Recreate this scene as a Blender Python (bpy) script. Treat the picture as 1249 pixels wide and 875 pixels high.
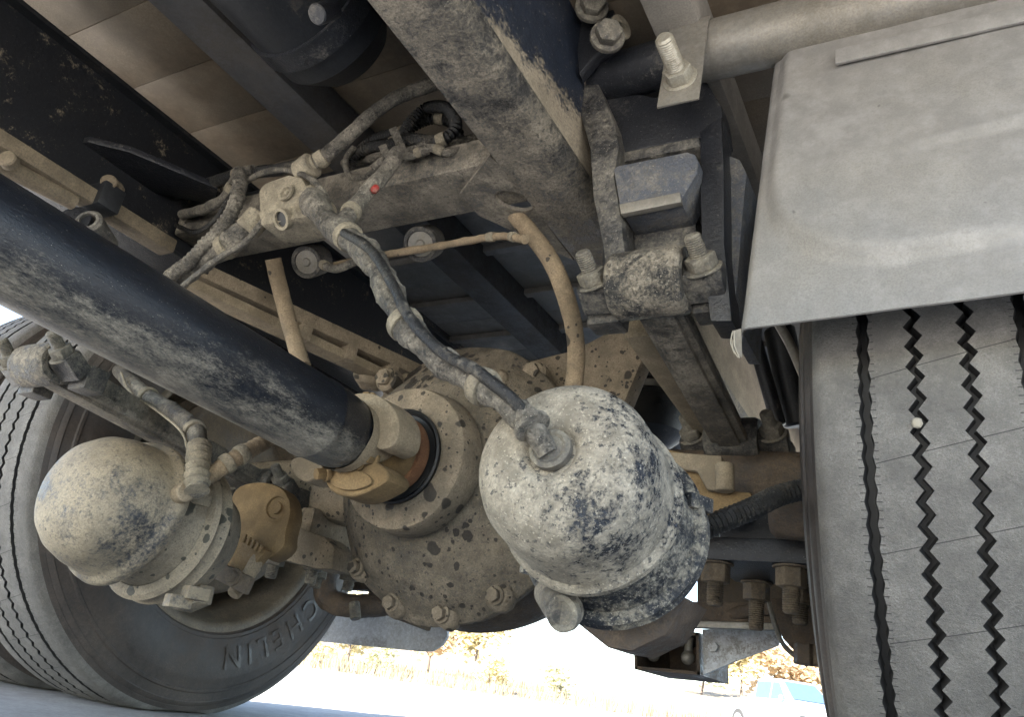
import bpy, bmesh, random
import numpy as np
from math import *
from mathutils import Vector, Matrix, noise as mnoise

random.seed(5)
scene = bpy.context.scene
col = scene.collection
for o in list(bpy.data.objects):
    bpy.data.objects.remove(o)

# ------------------------------------------------------------------ camera, sky, sun, exposure
# Metres. X = across the truck, Y = towards its rear, Z = up; the camera lies near the ground in front of the rear axle.
F_PX = 960.0
CAM = Vector((0, 0, 0.128))
ROT = (Matrix.Rotation(radians(31.2), 3, 'Z') @ Matrix.Rotation(radians(90 + 22.9), 3, 'X')
       @ Matrix.Rotation(radians(8.3), 3, 'Z'))
cd = bpy.data.cameras.new('camera')
cam = bpy.data.objects.new('camera', cd)
col.objects.link(cam)
cam.matrix_world = Matrix.Translation(CAM) @ ROT.to_4x4()
cd.sensor_fit = 'HORIZONTAL'
cd.sensor_width = 36
cd.lens = 36 * F_PX / 1249
cd.clip_start = 0.02
cd.clip_end = 3000
scene.camera = cam

SUN_DIR = Vector((-0.19, -1.05, 1.0)).normalized()      # towards the sun
elev = asin(SUN_DIR.z)
azim = atan2(SUN_DIR.x, SUN_DIR.y)
world = bpy.data.worlds.new('World')
scene.world = world
world.use_nodes = True
wn = world.node_tree.nodes
sky = wn.new('ShaderNodeTexSky')
sky.sky_type = 'NISHITA'
sky.sun_disc = False
sky.sun_elevation = elev
sky.sun_rotation = azim
world.node_tree.links.new(sky.outputs[0], wn['Background'].inputs[0])
wn['Background'].inputs[1].default_value = 0.11
sd = bpy.data.lights.new('sun', 'SUN')
sd.energy = 5.0
sd.angle = radians(0.5)
sd.color = (1, 0.95, 0.87)
sun = bpy.data.objects.new('sun', sd)
col.objects.link(sun)
sun.rotation_euler = SUN_DIR.to_track_quat('Z', 'Y').to_euler()
sun.location = (0, -20, 30)
vs = scene.view_settings
vs.view_transform = 'Standard'
vs.look = 'None'
vs.gamma = 1
vs.exposure = 3.05
scene.cycles.use_denoising = True
scene.cycles.max_bounces = 10
scene.cycles.diffuse_bounces = 6
scene.cycles.sample_clamp_indirect = 8


def at(x, y, X=None, Y=None, Z=None):
    """Point of the place seen at photo pixel x, y on a plane X=, Y= or Z= of the truck."""
    d = ROT @ Vector(((x - 624.5) / F_PX, -(y - 437.5) / F_PX, -1))
    if X is not None:
        return CAM + d * ((X - CAM.x) / d.x)
    if Y is not None:
        return CAM + d * ((Y - CAM.y) / d.y)
    return CAM + d * ((Z - CAM.z) / d.z)


# ------------------------------------------------------------------ materials
MATS = {}


def nodes_of(name):
    m = bpy.data.materials.new(name)
    m.use_nodes = True
    return m, m.node_tree.nodes, m.node_tree.links


def dirty(name, base, dust, cov=.5, scale=9, dust2=None, fleck=.2, blot=0., blot_scale=26, blot_col=(.022, .018, .014),
          rb=.35, rd=.92, metal=0., bump=.35, fine=210, soft=.09, streak=None, coat=0., grad=None, pit=.35):
    """Painted or bare surface partly covered by dried dust: big patches, fine flecks, dark oil spots."""
    if name in MATS:
        return MATS[name]
    soft *= .62
    dust = tuple(min(.6, x * 1.14) for x in dust)
    m, n, l = nodes_of(name)
    b = n['Principled BSDF']
    tc = n.new('ShaderNodeTexCoord')
    mp = n.new('ShaderNodeMapping')
    oi = n.new('ShaderNodeObjectInfo')
    va = n.new('ShaderNodeVectorMath')
    l.new(tc.outputs['Object'], va.inputs[0])
    l.new(oi.outputs['Location'], va.inputs[1])
    l.new(va.outputs[0], mp.inputs[0])
    if streak:
        mp.inputs['Scale'].default_value = streak
    V = mp.outputs[0]

    def noise(sc, det=8, ro=.62, vec=V):
        t = n.new('ShaderNodeTexNoise')
        t.inputs['Scale'].default_value = sc
        t.inputs['Detail'].default_value = det
        t.inputs['Roughness'].default_value = ro
        l.new(vec, t.inputs['Vector'])
        return t.outputs['Fac']

    def math(op, a, c=None, d=None):
        t = n.new('ShaderNodeMath')
        t.operation = op
        for i, v in enumerate((a, c, d)):
            if v is None:
                continue
            if hasattr(v, 'node'):
                l.new(v, t.inputs[i])
            else:
                t.inputs[i].default_value = v
        return t.outputs[0]

    def step(v, lo, hi, a=0., c=1.):
        t = n.new('ShaderNodeMapRange')
        t.interpolation_type = 'SMOOTHSTEP'
        l.new(v, t.inputs[0])
        t.inputs[1].default_value = lo
        t.inputs[2].default_value = hi
        t.inputs[3].default_value = a
        t.inputs[4].default_value = c
        return t.outputs[0]

    def mix(f, a, c):
        t = n.new('ShaderNodeMix')
        t.data_type = 'RGBA'
        l.new(f, t.inputs[0])
        for i, v in ((6, a), (7, c)):
            if hasattr(v, 'node'):
                l.new(v, t.inputs[i])
            else:
                t.inputs[i].default_value = (*v, 1)
        return t.outputs[2]

    big = noise(scale, 6, .6)
    mid = noise(scale * 5.3, 8, .72)
    fin = noise(fine, 5, .75)
    v = math('ADD', math('ADD', math('MULTIPLY', big, .84), math('MULTIPLY', mid, .56)), math('MULTIPLY', fin, .6))
    v = math('SUBTRACT', v, .5)
    if grad:        # mud splashed higher on one side of the part
        dt = n.new('ShaderNodeVectorMath')
        dt.operation = 'DOT_PRODUCT'
        l.new(tc.outputs['Object'], dt.inputs[0])
        dt.inputs[1].default_value = grad[:3]
        v = math('ADD', v, math('SUBTRACT', dt.outputs['Value'], grad[3]))
    thr = .5 + (.5 - cov) * .62
    mask = step(v, thr - soft, thr + soft)
    d2 = dust2 or tuple(c * .62 for c in dust)
    dcol = mix(step(noise(scale * 2.1, 6, .65), .34, .66), dust, d2)
    gr = noise(fine * 1.9, 3, .6)
    dcol = mix(step(gr, .38, .64, 0., .5), dcol, tuple(c * .45 for c in dust))
    bcol = mix(step(noise(scale * 14, 5, .7), .35, .75), base, tuple(c * 1.5 + .002 for c in base))
    c = mix(mask, bcol, dcol)
    if pit > 0:
        pt = step(noise(fine * .62, 4, .65), .43, .34, 0., pit)
        c = mix(pt, c, tuple(x * 1.3 + .006 for x in base))
    if fleck > 0:
        fl = step(noise(fine * 1.7, 3, .6), .72 - .2 * fleck, .80 - .2 * fleck)
        c = mix(math('MULTIPLY', fl, .65), c, tuple(min(.8, x * 1.35) for x in dust))
    rough = step(mask, 0, 1, rb, rd)
    if blot > 0:
        bs = None
        for k, (sc, f) in enumerate(((blot_scale, 1.), (blot_scale * 2.1, .95), (blot_scale * 4.1, .8))):
            vo = n.new('ShaderNodeTexVoronoi')
            vo.inputs['Scale'].default_value = sc
            nz = n.new('ShaderNodeTexNoise')
            nz.inputs['Scale'].default_value = sc * 1.3
            l.new(V, nz.inputs['Vector'])
            vm = n.new('ShaderNodeVectorMath')
            vm.operation = 'MULTIPLY_ADD'
            l.new(nz.outputs['Color'], vm.inputs[0])
            vm.inputs[1].default_value = (.45 / sc,) * 3
            l.new(V, vm.inputs[2])
            l.new(vm.outputs[0], vo.inputs['Vector'])
            sep = n.new('ShaderNodeSeparateColor')
            l.new(vo.outputs['Color'], sep.inputs[0])
            rad = math('MULTIPLY', math('SUBTRACT', sep.outputs[0], 1 - blot), step(noise(sc * .22, 3, .5), .40, .62, .30 * f, .95 * f))
            q = math('SUBTRACT', rad, vo.outputs['Distance'])
            s = step(q, -.015, .05)

            bs = s if bs is None else math('MAXIMUM', bs, s)
        c = mix(math('MULTIPLY', bs, .88), c, blot_col)
        rough = math('SUBTRACT', rough, math('MULTIPLY', bs, .2))
    l.new(c, b.inputs['Base Color'])
    l.new(rough, b.inputs['Roughness'])
    b.inputs['Metallic'].default_value = metal
    if coat:
        b.inputs['Coat Weight'].default_value = coat
        b.inputs['Coat Roughness'].default_value = .25
    bp = n.new('ShaderNodeBump')
    bp.inputs['Strength'].default_value = bump
    bp.inputs['Distance'].default_value = .004
    hgt = math('ADD', math('MULTIPLY', mask, .6), math('ADD', math('MULTIPLY', mid, 1.1), math('ADD', math('MULTIPLY', fin, .7), math('MULTIPLY', gr, .25))))
    l.new(hgt, bp.inputs['Height'])
    l.new(bp.outputs[0], b.inputs['Normal'])
    MATS[name] = m
    return m


def plain(name, c, rough=.6, metal=0., var=.25, scale=6, bump=0., trans=0.):
    m, n, l = nodes_of(name)
    b = n['Principled BSDF']
    tc = n.new('ShaderNodeTexCoord')
    t = n.new('ShaderNodeTexNoise')
    t.inputs['Scale'].default_value = scale
    t.inputs['Detail'].default_value = 7
    l.new(tc.outputs['Object'], t.inputs['Vector'])
    mx = n.new('ShaderNodeMix')
    mx.data_type = 'RGBA'
    l.new(t.outputs['Fac'], mx.inputs[0])
    mx.inputs[6].default_value = (*[x * (1 - var) for x in c], 1)
    mx.inputs[7].default_value = (*[min(.9, x * (1 + var)) for x in c], 1)
    l.new(mx.outputs[2], b.inputs['Base Color'])
    b.inputs['Roughness'].default_value = rough
    b.inputs['Metallic'].default_value = metal
    if trans:
        b.inputs['Transmission Weight'].default_value = trans
    if bump:
        bp = n.new('ShaderNodeBump')
        bp.inputs['Strength'].default_value = bump
        bp.inputs['Distance'].default_value = .01
        l.new(t.outputs['Fac'], bp.inputs['Height'])
        l.new(bp.outputs[0], b.inputs['Normal'])
    MATS[name] = m
    return m


TAN = (.30, .240, .165)
GREY = (.25, .225, .185)
OCHRE = (.225, .150, .070)
BLACK = (.012, .013, .016)
NAVY = (.009, .0105, .014)
M_shaft = dirty('black paint of the shaft, dusty', NAVY, (.30, .27, .215), cov=.13, scale=9, fleck=.30, rb=.28, rd=.75, bump=.25, soft=.36, streak=(2.2, .8, 2.2), coat=.1, grad=(0, 0, -6.0, .04), pit=.3)
M_rail = dirty('frame paint with dried mud', (.014, .019, .03), (.29, .245, .18), cov=.5, scale=7, fleck=.4, rb=.42, bump=.3, soft=.14, grad=(0, 1.9, -6., -.36), pit=.1, streak=(1, .6, 1))
M_flange = dirty('mud caked flange', (.022, .021, .020), (.275, .24, .185), cov=.50, scale=9, fleck=.3, bump=.6, soft=.26, pit=.6)
M_cross = dirty('grey dusty beam', (.03, .028, .025), (.29, .255, .20), cov=.60, scale=17, fleck=.35, blot=.08, bump=.5, soft=.28, pit=.5)
M_black = dirty('black bracket paint', BLACK, (.19, .175, .15), cov=.13, scale=18, fleck=.30, rb=.33, bump=.35, soft=.25, pit=.1)
M_blackdust = dirty('black casting under grey dust', (.016, .016, .017), (.22, .20, .165), cov=.42, scale=17, fleck=.45, bump=.5, soft=.32, pit=.5)
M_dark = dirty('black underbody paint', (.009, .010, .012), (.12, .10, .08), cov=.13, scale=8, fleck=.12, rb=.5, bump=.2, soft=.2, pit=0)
M_railfar = dirty('black rail with splashed tan spots', (.009, .010, .012), (.23, .19, .13), cov=.24, scale=17, fleck=.22, rb=.5, bump=.2, soft=.12, pit=0)
M_tan = dirty('tan mud coat', (.08, .065, .045), TAN, cov=.90, scale=14, fleck=.12, blot=.30, blot_scale=30, bump=.5, soft=.34)
M_axle = dirty('tan axle casting with oil spots', (.07, .058, .042), (.275, .222, .155), cov=.86, scale=12, fleck=.3, blot=.56, blot_scale=30, bump=.6, soft=.36, pit=.5)
M_carrier = dirty('grey brown carrier casting with spots and painted shade', (.045, .04, .032), (.215, .178, .128), cov=.72, scale=13, fleck=.5, blot=.66, blot_scale=26, bump=.7, soft=.4, pit=.6)  # darker than the pinion cage: shade on the carrier is put into the colour
M_plaintan = dirty('smooth tan dust', (.12, .095, .065), (.30, .24, .16), cov=.9, scale=10, fleck=.08, bump=.3, soft=.34, pit=.25)
M_ochre = dirty('ochre dust coat', (.13, .085, .04), OCHRE, cov=.9, scale=12, fleck=0, bump=.3, soft=.34, pit=.2)
M_rust = dirty('rusty orange ring', (.10, .04, .018), (.20, .095, .045), cov=.7, scale=20, fleck=.1, bump=.4, soft=.3, pit=.6)
M_brown = dirty('brown rusted steel', (.04, .03, .024), (.155, .115, .08), cov=.55, scale=20, fleck=.12, bump=.4, soft=.35)
M_chamR = dirty('black chamber paint under dried mud', (.009, .012, .018), (.35, .31, .24), cov=.61, scale=21, fleck=.6, rb=.16, rd=.85, bump=.55, soft=.15, dust2=(.21, .185, .14), grad=(-1.9, 0, 0, -.12), pit=.75)
M_chamL = dirty('chamber paint under smooth tan mud', (.03, .032, .036), (.33, .275, .19), cov=.66, scale=8, fleck=.2, rb=.3, rd=.7, blot=.2, blot_scale=22, bump=.35, soft=.2, pit=.5)
M_chambody = dirty('chamber body, tan mud with dark spots', (.05, .047, .042), (.315, .265, .19), cov=.84, scale=9, fleck=.15, blot=.62, blot_scale=22, blot_col=(.04, .042, .032), bump=.35, soft=.32)
M_chamlow = dirty('black chamber body with mud streaks', (.014, .016, .02), (.33, .30, .235), cov=.42, scale=20, fleck=.6, rb=.35, bump=.5, soft=.18, pit=.4)
M_hose = dirty('black hose caked in mud', (.018, .017, .016), (.33, .295, .235), cov=.58, scale=30, fleck=.5, bump=.9, soft=.36, pit=.6)
M_hosetan = dirty('tan hose', (.08, .06, .04), (.29, .22, .14), cov=.86, scale=16, fleck=.1, blot=.45, blot_scale=34, bump=.4, soft=.34)
M_hosedark = dirty('dark corrugated sleeve', (.012, .012, .012), (.18, .162, .13), cov=.30, scale=26, fleck=.4, bump=.6, soft=.2, pit=.2)
M_valve = dirty('valve caked in pale mud', (.08, .07, .055), (.33, .285, .205), cov=.88, scale=25, fleck=.35, bump=.8, soft=.34, pit=.5)
M_fender = dirty('dull grey sheet metal', (.205, .196, .185), (.232, .217, .19), cov=.40, scale=2.4, fleck=.22, blot=.17, blot_scale=17, blot_col=(.12, .115, .105), rb=.52, rd=.68, metal=.15, bump=.05, soft=.5, pit=0, fine=300, dust2=(.205, .202, .192))
M_galv = dirty('grey metal pole', (.19, .18, .16), (.26, .235, .19), cov=.5, scale=7, fleck=.12, rb=.38, rd=.6, metal=.3, bump=.12, soft=.34, pit=.2)
M_zinc = dirty('zinc plated bolt', (.32, .30, .25), (.30, .26, .19), cov=.4, scale=30, fleck=.1, rb=.35, metal=.45, bump=.2, soft=.3, pit=.2)
M_bluegrey = dirty('blue grey worn steel block', (.07, .078, .095), (.24, .225, .20), cov=.40, scale=34, fleck=.5, rb=.4, metal=.15, bump=.6, soft=.3, pit=.3)
M_boltdust = dirty('dusty bolt steel', (.05, .046, .042), (.25, .225, .175), cov=.60, scale=45, fleck=.35, bump=.5, soft=.34)
M_ubolt = dirty('brown dusty u bolt', (.045, .036, .028), (.205, .16, .11), cov=.66, scale=40, fleck=.15, bump=.45, soft=.34)
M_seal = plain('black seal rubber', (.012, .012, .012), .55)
M_tread = dirty('worn tread rubber', (.105, .099, .090), (.225, .213, .190), cov=.52, scale=13, fleck=.35, rb=.85, rd=.95, bump=.6, fine=380, soft=.40, pit=.6)
M_side = dirty('sidewall rubber', (.034, .029, .026), (.115, .094, .078), cov=.45, scale=5, fleck=.08, rb=.55, rd=.8, bump=.15, soft=.36, pit=.2)
M_rim = dirty('dusty wheel rim', (.07, .06, .047), (.235, .195, .14), cov=.66, scale=7, fleck=.05, rb=.42, rd=.7, bump=.15, soft=.36)
M_drum = dirty('brake drum', (.045, .036, .03), (.175, .14, .10), cov=.6, scale=9, fleck=.05, bump=.2, soft=.36)
M_deck = dirty('dull brown floor sheet', (.125, .096, .066), (.20, .165, .12), cov=.5, scale=4, fleck=.04, rb=.42, rd=.6, metal=.1, bump=.05, soft=.2, pit=0)
M_deckgrey = dirty('grey floor sheet', (.20, .19, .18), (.26, .245, .22), cov=.5, scale=2.6, fleck=.05, rb=.5, rd=.7, bump=.05, soft=.3, pit=0)
M_beamgrey = dirty('grey painted runner', (.06, .06, .062), (.095, .085, .075), cov=.45, scale=5, fleck=.05, rb=.5, bump=.1, soft=.3, pit=0)
M_bar = dirty('dull tan bar', (.06, .05, .036), (.19, .15, .10), cov=.8, scale=10, fleck=.1, bump=.3, soft=.4, pit=.4)
M_liner = dirty('beige inner panel', (.16, .145, .125), (.22, .20, .17), cov=.5, scale=5, fleck=.05, bump=.05, soft=.5, pit=0, rb=.6)
M_eye = dirty('rod eye speckled with mud', (.016, .016, .016), (.285, .25, .195), cov=.53, scale=26, fleck=.6, rb=.4, bump=.7, soft=.2, pit=.7)
M_grooverub = plain('dark groove rubber', (.022, .021, .020), .7)  # darker rubber colour for the faces of the tread grooves
M_body = plain('pale body panel', (.62, .62, .6), .5)
M_red = dirty('dusty red cap', (.22, .015, .012), (.2, .11, .08), cov=.35, scale=60, fleck=.2, bump=.3, soft=.3)
M_flap = dirty('pale grey plastic flap', (.42, .44, .46), (.42, .41, .39), cov=.4, scale=8, fleck=.3, bump=.1, soft=.2)
M_paleplate = dirty('pale painted plate', (.5, .52, .54), (.45, .44, .42), cov=.4, scale=8, fleck=.1, rb=.5, bump=.05)
M_stone = plain('pale stone', (.30, .27, .21), .8)

# ------------------------------------------------------------------ mesh helpers
ORIG = {}


def link(o, parent=None):
    col.objects.link(o)
    if parent is not None:
        o.parent = parent
    return o


def meta(o, label, cat, group=None, kind=None):
    if label:
        o['label'] = label
    if cat:
        o['category'] = cat
    if group:
        o['group'] = group
    if kind:
        o['kind'] = kind
    return o


def thing(name, label, cat, loc, group=None):
    o = bpy.data.objects.new(name, None)
    o.empty_display_size = .05
    o.location = loc
    ORIG[o] = Vector(loc)
    link(o)
    return meta(o, label, cat, group)


def frame(d, up=None):
    d = Vector(d).normalized()
    up = Vector(up) if up is not None else (Vector((0, 0, 1)) if abs(d.z) < .9 else Vector((0, 1, 0)))
    u = up.cross(d)
    if u.length < 1e-6:
        u = Vector((1, 0, 0)).cross(d)
    u.normalize()
    return u, d.cross(u).normalized(), d


def smooth_path(pts, n=8):
    P = [Vector(p) for p in pts]
    if len(P) < 3:
        return [P[0].lerp(P[-1], i / n) for i in range(n + 1)]
    P = [P[0] * 2 - P[1]] + P + [P[-1] * 2 - P[-2]]
    out = []
    for i in range(1, len(P) - 2):
        a, b, c, d = P[i - 1:i + 3]
        for k in range(n):
            t = k / n
            out.append(.5 * ((2 * b) + (c - a) * t + (2 * a - 5 * b + 4 * c - d) * t * t + (3 * b - a - 3 * c + d) * t ** 3))
    out.append(P[-2])
    return out


class MB:
    def __init__(s):
        s.v, s.f = [], []

    def add(s, verts, faces):
        k = len(s.v)
        s.v += [Vector(p) for p in verts]
        s.f += [[i + k for i in f] for f in faces]
        return s

    def box(s, c, size, R=None):
        c = Vector(c)
        R = R or Matrix.Identity(3)
        vs_ = [c + R @ Vector((x * size[0] / 2, y * size[1] / 2, z * size[2] / 2)) for x in (-1, 1) for y in (-1, 1) for z in (-1, 1)]
        return s.add(vs_, [(0, 1, 3, 2), (4, 6, 7, 5), (0, 4, 5, 1), (2, 3, 7, 6), (0, 2, 6, 4), (1, 5, 7, 3)])

    def beam(s, a, b, w, h, up=(0, 0, 1), taper=1.):
        a, b = Vector(a), Vector(b)
        u, v, d = frame(b - a, up)
        vs_ = []
        for p, k in ((a, 1), (b, taper)):
            for i, j in ((-1, -1), (1, -1), (1, 1), (-1, 1)):
                vs_.append(p + u * i * w / 2 * k + v * j * h / 2 * k)
        return s.add(vs_, [(3, 2, 1, 0), (4, 5, 6, 7), (0, 1, 5, 4), (1, 2, 6, 5), (2, 3, 7, 6), (3, 0, 4, 7)])

    def prism(s, pts, vec):
        pts = [Vector(p) for p in pts]
        vec = Vector(vec)
        nrm = Vector((0, 0, 0))
        for i in range(len(pts)):
            nrm += pts[i].cross(pts[(i + 1) % len(pts)])
        if nrm.dot(vec) > 0:
            pts.reverse()
        n = len(pts)
        return s.add(pts + [p + vec for p in pts], [list(range(n)), list(range(2 * n - 1, n - 1, -1))] +
                     [((i + 1) % n, i, i + n, (i + 1) % n + n) for i in range(n)])

    def lathe(s, o, axis, prof, seg=48, up=None, lump=0., lsc=20., a0=0., a1=2 * pi):
        o = Vector(o)
        u, v, d = frame(axis, up)
        full = abs(a1 - a0 - 2 * pi) < 1e-6
        rings, vs_, fs = [], [], []
        ns = seg if full else seg + 1
        for t, r in prof:
            if r < 1e-6:
                rings.append([len(vs_)] * ns)
                vs_.append(o + d * t)
                continue
            idx = []
            for k in range(ns):
                a = a0 + (a1 - a0) * k / seg
                p = o + d * t + (u * cos(a) + v * sin(a)) * r
                if lump:
                    p += (u * cos(a) + v * sin(a)) * mnoise.noise(p * lsc) * lump
                idx.append(len(vs_))
                vs_.append(p)
            rings.append(idx)
        for A, B in zip(rings, rings[1:]):
            for k in range(seg):
                k2 = (k + 1) % ns
                q = [A[k], A[k2], B[k2], B[k]]
                q = [x for i, x in enumerate(q) if x not in q[:i]]
                if len(q) > 2:
                    fs.append(q)
        return s.add(vs_, fs)

    def cyl(s, a, b, r, seg=20, ch=.15):
        a, b = Vector(a), Vector(b)
        L = (b - a).length
        c = min(r, L) * ch
        return s.lathe(a, b - a, [(0, 0), (0, r - c), (c, r), (L - c, r), (L, r - c), (L, 0)], seg)

    def tube(s, pts, r, seg=12, n=8, lump=0., lsc=40., corr=0., cpitch=.008, raw=False):
        P = [Vector(p) for p in pts] if raw else smooth_path(pts, n)
        if corr:
            L = [0]
            for a, b in zip(P, P[1:]):
                L.append(L[-1] + (b - a).length)
            m = max(4, int(L[-1] / cpitch * 4))
            Q, j = [], 0
            for i in range(m + 1):
                t = L[-1] * i / m
                while j < len(L) - 2 and L[j + 1] < t:
                    j += 1
                f = (t - L[j]) / max(1e-9, L[j + 1] - L[j])
                Q.append(P[j].lerp(P[j + 1], min(1, f)))
            P = Q
        N = len(P)
        u = None
        vs_, fs = [], []
        for i in range(N):
            t = (P[min(i + 1, N - 1)] - P[max(i - 1, 0)]).normalized()
            if u is None:
                u = frame(t)[0]
            u = (u - t * u.dot(t)).normalized()
            w = t.cross(u)
            rr = r(i / (N - 1)) if callable(r) else r
            if corr:
                rr *= 1 + corr * (1, .1, -1, -.1)[i % 4] * .5
            for k in range(seg):
                a = 2 * pi * k / seg
                q = u * cos(a) + w * sin(a)
                p = P[i] + q * rr
                if lump:
                    p += q * lump * (mnoise.noise(p * lsc) + .6 * mnoise.noise(p * lsc * 2.7))
                vs_.append(p)
        for i in range(N - 1):
            for k in range(seg):
                k2 = (k + 1) % seg
                fs.append((i * seg + k, i * seg + k2, (i + 1) * seg + k2, (i + 1) * seg + k))
        fs.append(list(range(seg - 1, -1, -1)))
        fs.append(list(range((N - 1) * seg, N * seg)))
        return s.add(vs_, fs)

    def band(s, pts, i0, r, w, seg=16):
        """a strap ring round the smoothed path near fraction i0"""
        P = smooth_path(pts)
        i = max(1, min(len(P) - 2, int(i0 * (len(P) - 1))))
        t = (P[i + 1] - P[i - 1]).normalized()
        return s.lathe(P[i] - t * w / 2, t, [(0, r * .8), (0, r), (w * .2, r * 1.06), (w * .8, r * 1.06), (w, r), (w, r * .8)], seg)

    def ball(s, c, r, squash=(1, 1, 1), lump=0., seg=16):
        c = Vector(c)
        vs_, fs = [], []
        nr = seg // 2
        for i in range(nr + 1):
            th = pi * i / nr
            for k in range(seg):
                a = 2 * pi * k / seg
                q = Vector((sin(th) * cos(a) * squash[0], sin(th) * sin(a) * squash[1], cos(th) * squash[2]))
                p = c + q * r
                p += q * lump * mnoise.noise(p * 30)
                vs_.append(p)
        for i in range(nr):
            for k in range(seg):
                fs.append((i * seg + k, (i + 1) * seg + k, (i + 1) * seg + (k + 1) % seg, i * seg + (k + 1) % seg))
        return s.add(vs_, fs)

    def build(s, name, mat, parent=None, bevel=0., ang=35, merge=1e-5, origin=None, seg=2):
        if origin is None:
            if parent is not None:
                origin = ORIG[parent]
            else:
                origin = sum(s.v, Vector()) / len(s.v)
        me = bpy.data.meshes.new(name)
        me.from_pydata([p - origin for p in s.v], [], s.f)
        bm = bmesh.new()
        bm.from_mesh(me)
        bmesh.ops.remove_doubles(bm, verts=bm.verts, dist=merge)
        bmesh.ops.recalc_face_normals(bm, faces=bm.faces)
        if bevel:
            es = [e for e in bm.edges if len(e.link_faces) == 2 and e.calc_face_angle(0) > radians(28)]
            bmesh.ops.bevel(bm, geom=es, offset=bevel, segments=seg, affect='EDGES', profile=.6, clamp_overlap=True)
        bm.to_mesh(me)
        bm.free()
        me.shade_smooth()
        me.set_sharp_from_angle(angle=radians(ang))
        me.materials.append(mat)
        o = bpy.data.objects.new(name, me)
        ORIG[o] = Vector(origin)
        if parent is None:
            o.location = origin
        return link(o, parent)


def place(name, me, parent, loc, R=None):
    """an object sharing mesh data, set at a world place under its thing"""
    o = bpy.data.objects.new(name, me)
    link(o, parent)
    loc = Vector(loc)
    o.location = loc - ORIG[parent] if parent is not None else loc
    if R is not None:
        o.rotation_mode = 'QUATERNION'
        o.rotation_quaternion = R.to_quaternion()
    ORIG[o] = loc
    return o


def dmat(d, up=None):
    u, v, w = frame(d, up)
    return Matrix((u, v, w)).transposed()


BOLTS = {}


def bolt(parent, p, d, r=.010, L=.05, nut=.018, nh=.016, mat=None, spin=.3, washer=True):
    """threaded stud with its hex nut (sub-part) and washer, seated at p and pointing along d"""
    mat = mat or M_boltdust
    key = (r, L, nut, nh, mat.name, washer)
    if key not in BOLTS:
        prof = [(-.004, 0), (-.004, r)]
        t = 0
        while t < L - r * .4:
            prof += [(t, r), (t + r * .12, r * .88)]
            t += r * .26
        prof += [(L - r * .25, r * .95), (L, r * .72), (L, 0)]
        a = MB().lathe((0, 0, 0), (0, 0, 1), prof, 14).build('bolt', mat, origin=Vector())
        b = MB()
        hx = [Vector((cos(pi / 3 * k), sin(pi / 3 * k), 0)) * nut for k in range(6)]
        b.prism([h + Vector((0, 0, .003)) for h in hx], (0, 0, nh))
        if washer:
            b.lathe((0, 0, 0), (0, 0, 1), [(0, 0), (0, nut * 1.2), (.003, nut * 1.2), (.003, 0)], 20)
        c = b.build('nut', mat, origin=Vector(), bevel=nut * .08)
        BOLTS[key] = (a.data, c.data)
        bpy.data.objects.remove(a)
        bpy.data.objects.remove(c)
    a, c = BOLTS[key]
    o = place('bolt', a, parent, p, dmat(d))
    nn = bpy.data.objects.new('nut', c)
    link(nn, o)
    nn.rotation_euler = (0, 0, spin)
    return o


def hexcap(parent, p, d, r=.012, h=.01, mat=None, name='bolt_head', spin=0.):
    mat = mat or M_boltdust
    key = ('cap', r, h, mat.name)
    if key not in BOLTS:
        b = MB()
        b.lathe((0, 0, 0), (0, 0, 1), [(-.004, 0), (-.004, r * 1.35), (h * .2, r * 1.3), (h * .25, 0)], 18)
        b.prism([Vector((cos(pi / 3 * k) * r, sin(pi / 3 * k) * r, h * .2)) for k in range(6)], (0, 0, h))
        a = b.build('bolt_head', mat, origin=Vector(), bevel=r * .1)
        BOLTS[key] = a.data
        bpy.data.objects.remove(a)
    M = dmat(d) @ Matrix.Rotation(spin, 3, 'Z')
    return place(name, BOLTS[key], parent, p, M)


def hose(name, label, pts, r, mat, cat='hose', group=None, bands=(), bandmat=None, **kw):
    """pts: (px, py, Y) triples"""
    P = [at(x, y, Y=Y) for x, y, Y in pts]
    t = thing(name, label, cat, P[0], group)
    MB().tube(P, r, **kw).build('sleeve', mat, t, ang=60)
    for k, f in enumerate(bands):
        MB().band(P, f, (r(f) if callable(r) else r) * 1.18, .014).build('tie', bandmat or M_valve, t)
    return t


XC = -.7775       # centre line of the truck
XR, XL = 0.0, -1.555      # inner wheels
YA, ZA = 1.265, .473      # axle
TR = .485                 # tyre radius

# ================================================================== setting
g = MB()
g.add([(-400, -400, 0), (400, -400, 0), (400, 400, 0), (-400, 400, 0)], [(0, 1, 2, 3)])
M_ground = dirty('pale concrete yard', (.30, .29, .28), (.40, .385, .36), cov=.5, scale=1.2, fleck=.3, rb=.85, rd=.95, bump=.3, fine=60, soft=.2)
meta(g.build('ground', M_ground, origin=Vector()), None, None, kind='structure')
b = MB()
vs_, fs = [], []
NX, NY = 90, 14
for j in range(NY + 1):
    for i in range(NX + 1):
        x = -75 + 110 * i / NX
        y = 30 + 45 * j / NY
        z = .02 + 3.2 * (j / NY) ** 1.2 + (.5 * mnoise.noise(Vector((x * .15, y * .15, 2))) * min(1, j / 3) if j else 0)
        vs_.append((x - .25 * (y - 30), y + .10 * x, z if j else -.05))
for j in range(NY):
    for i in range(NX):
        a = j * (NX + 1) + i
        fs.append((a, a + 1, a + NX + 2, a + NX + 1))
M_bank = plain('dry grass bank', (.165, .128, .080), .95, var=.4, scale=.8)
meta(b.add(vs_, fs).build('hillside', M_bank, origin=Vector((0, 30, 0))), None, None, kind='structure')


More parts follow.
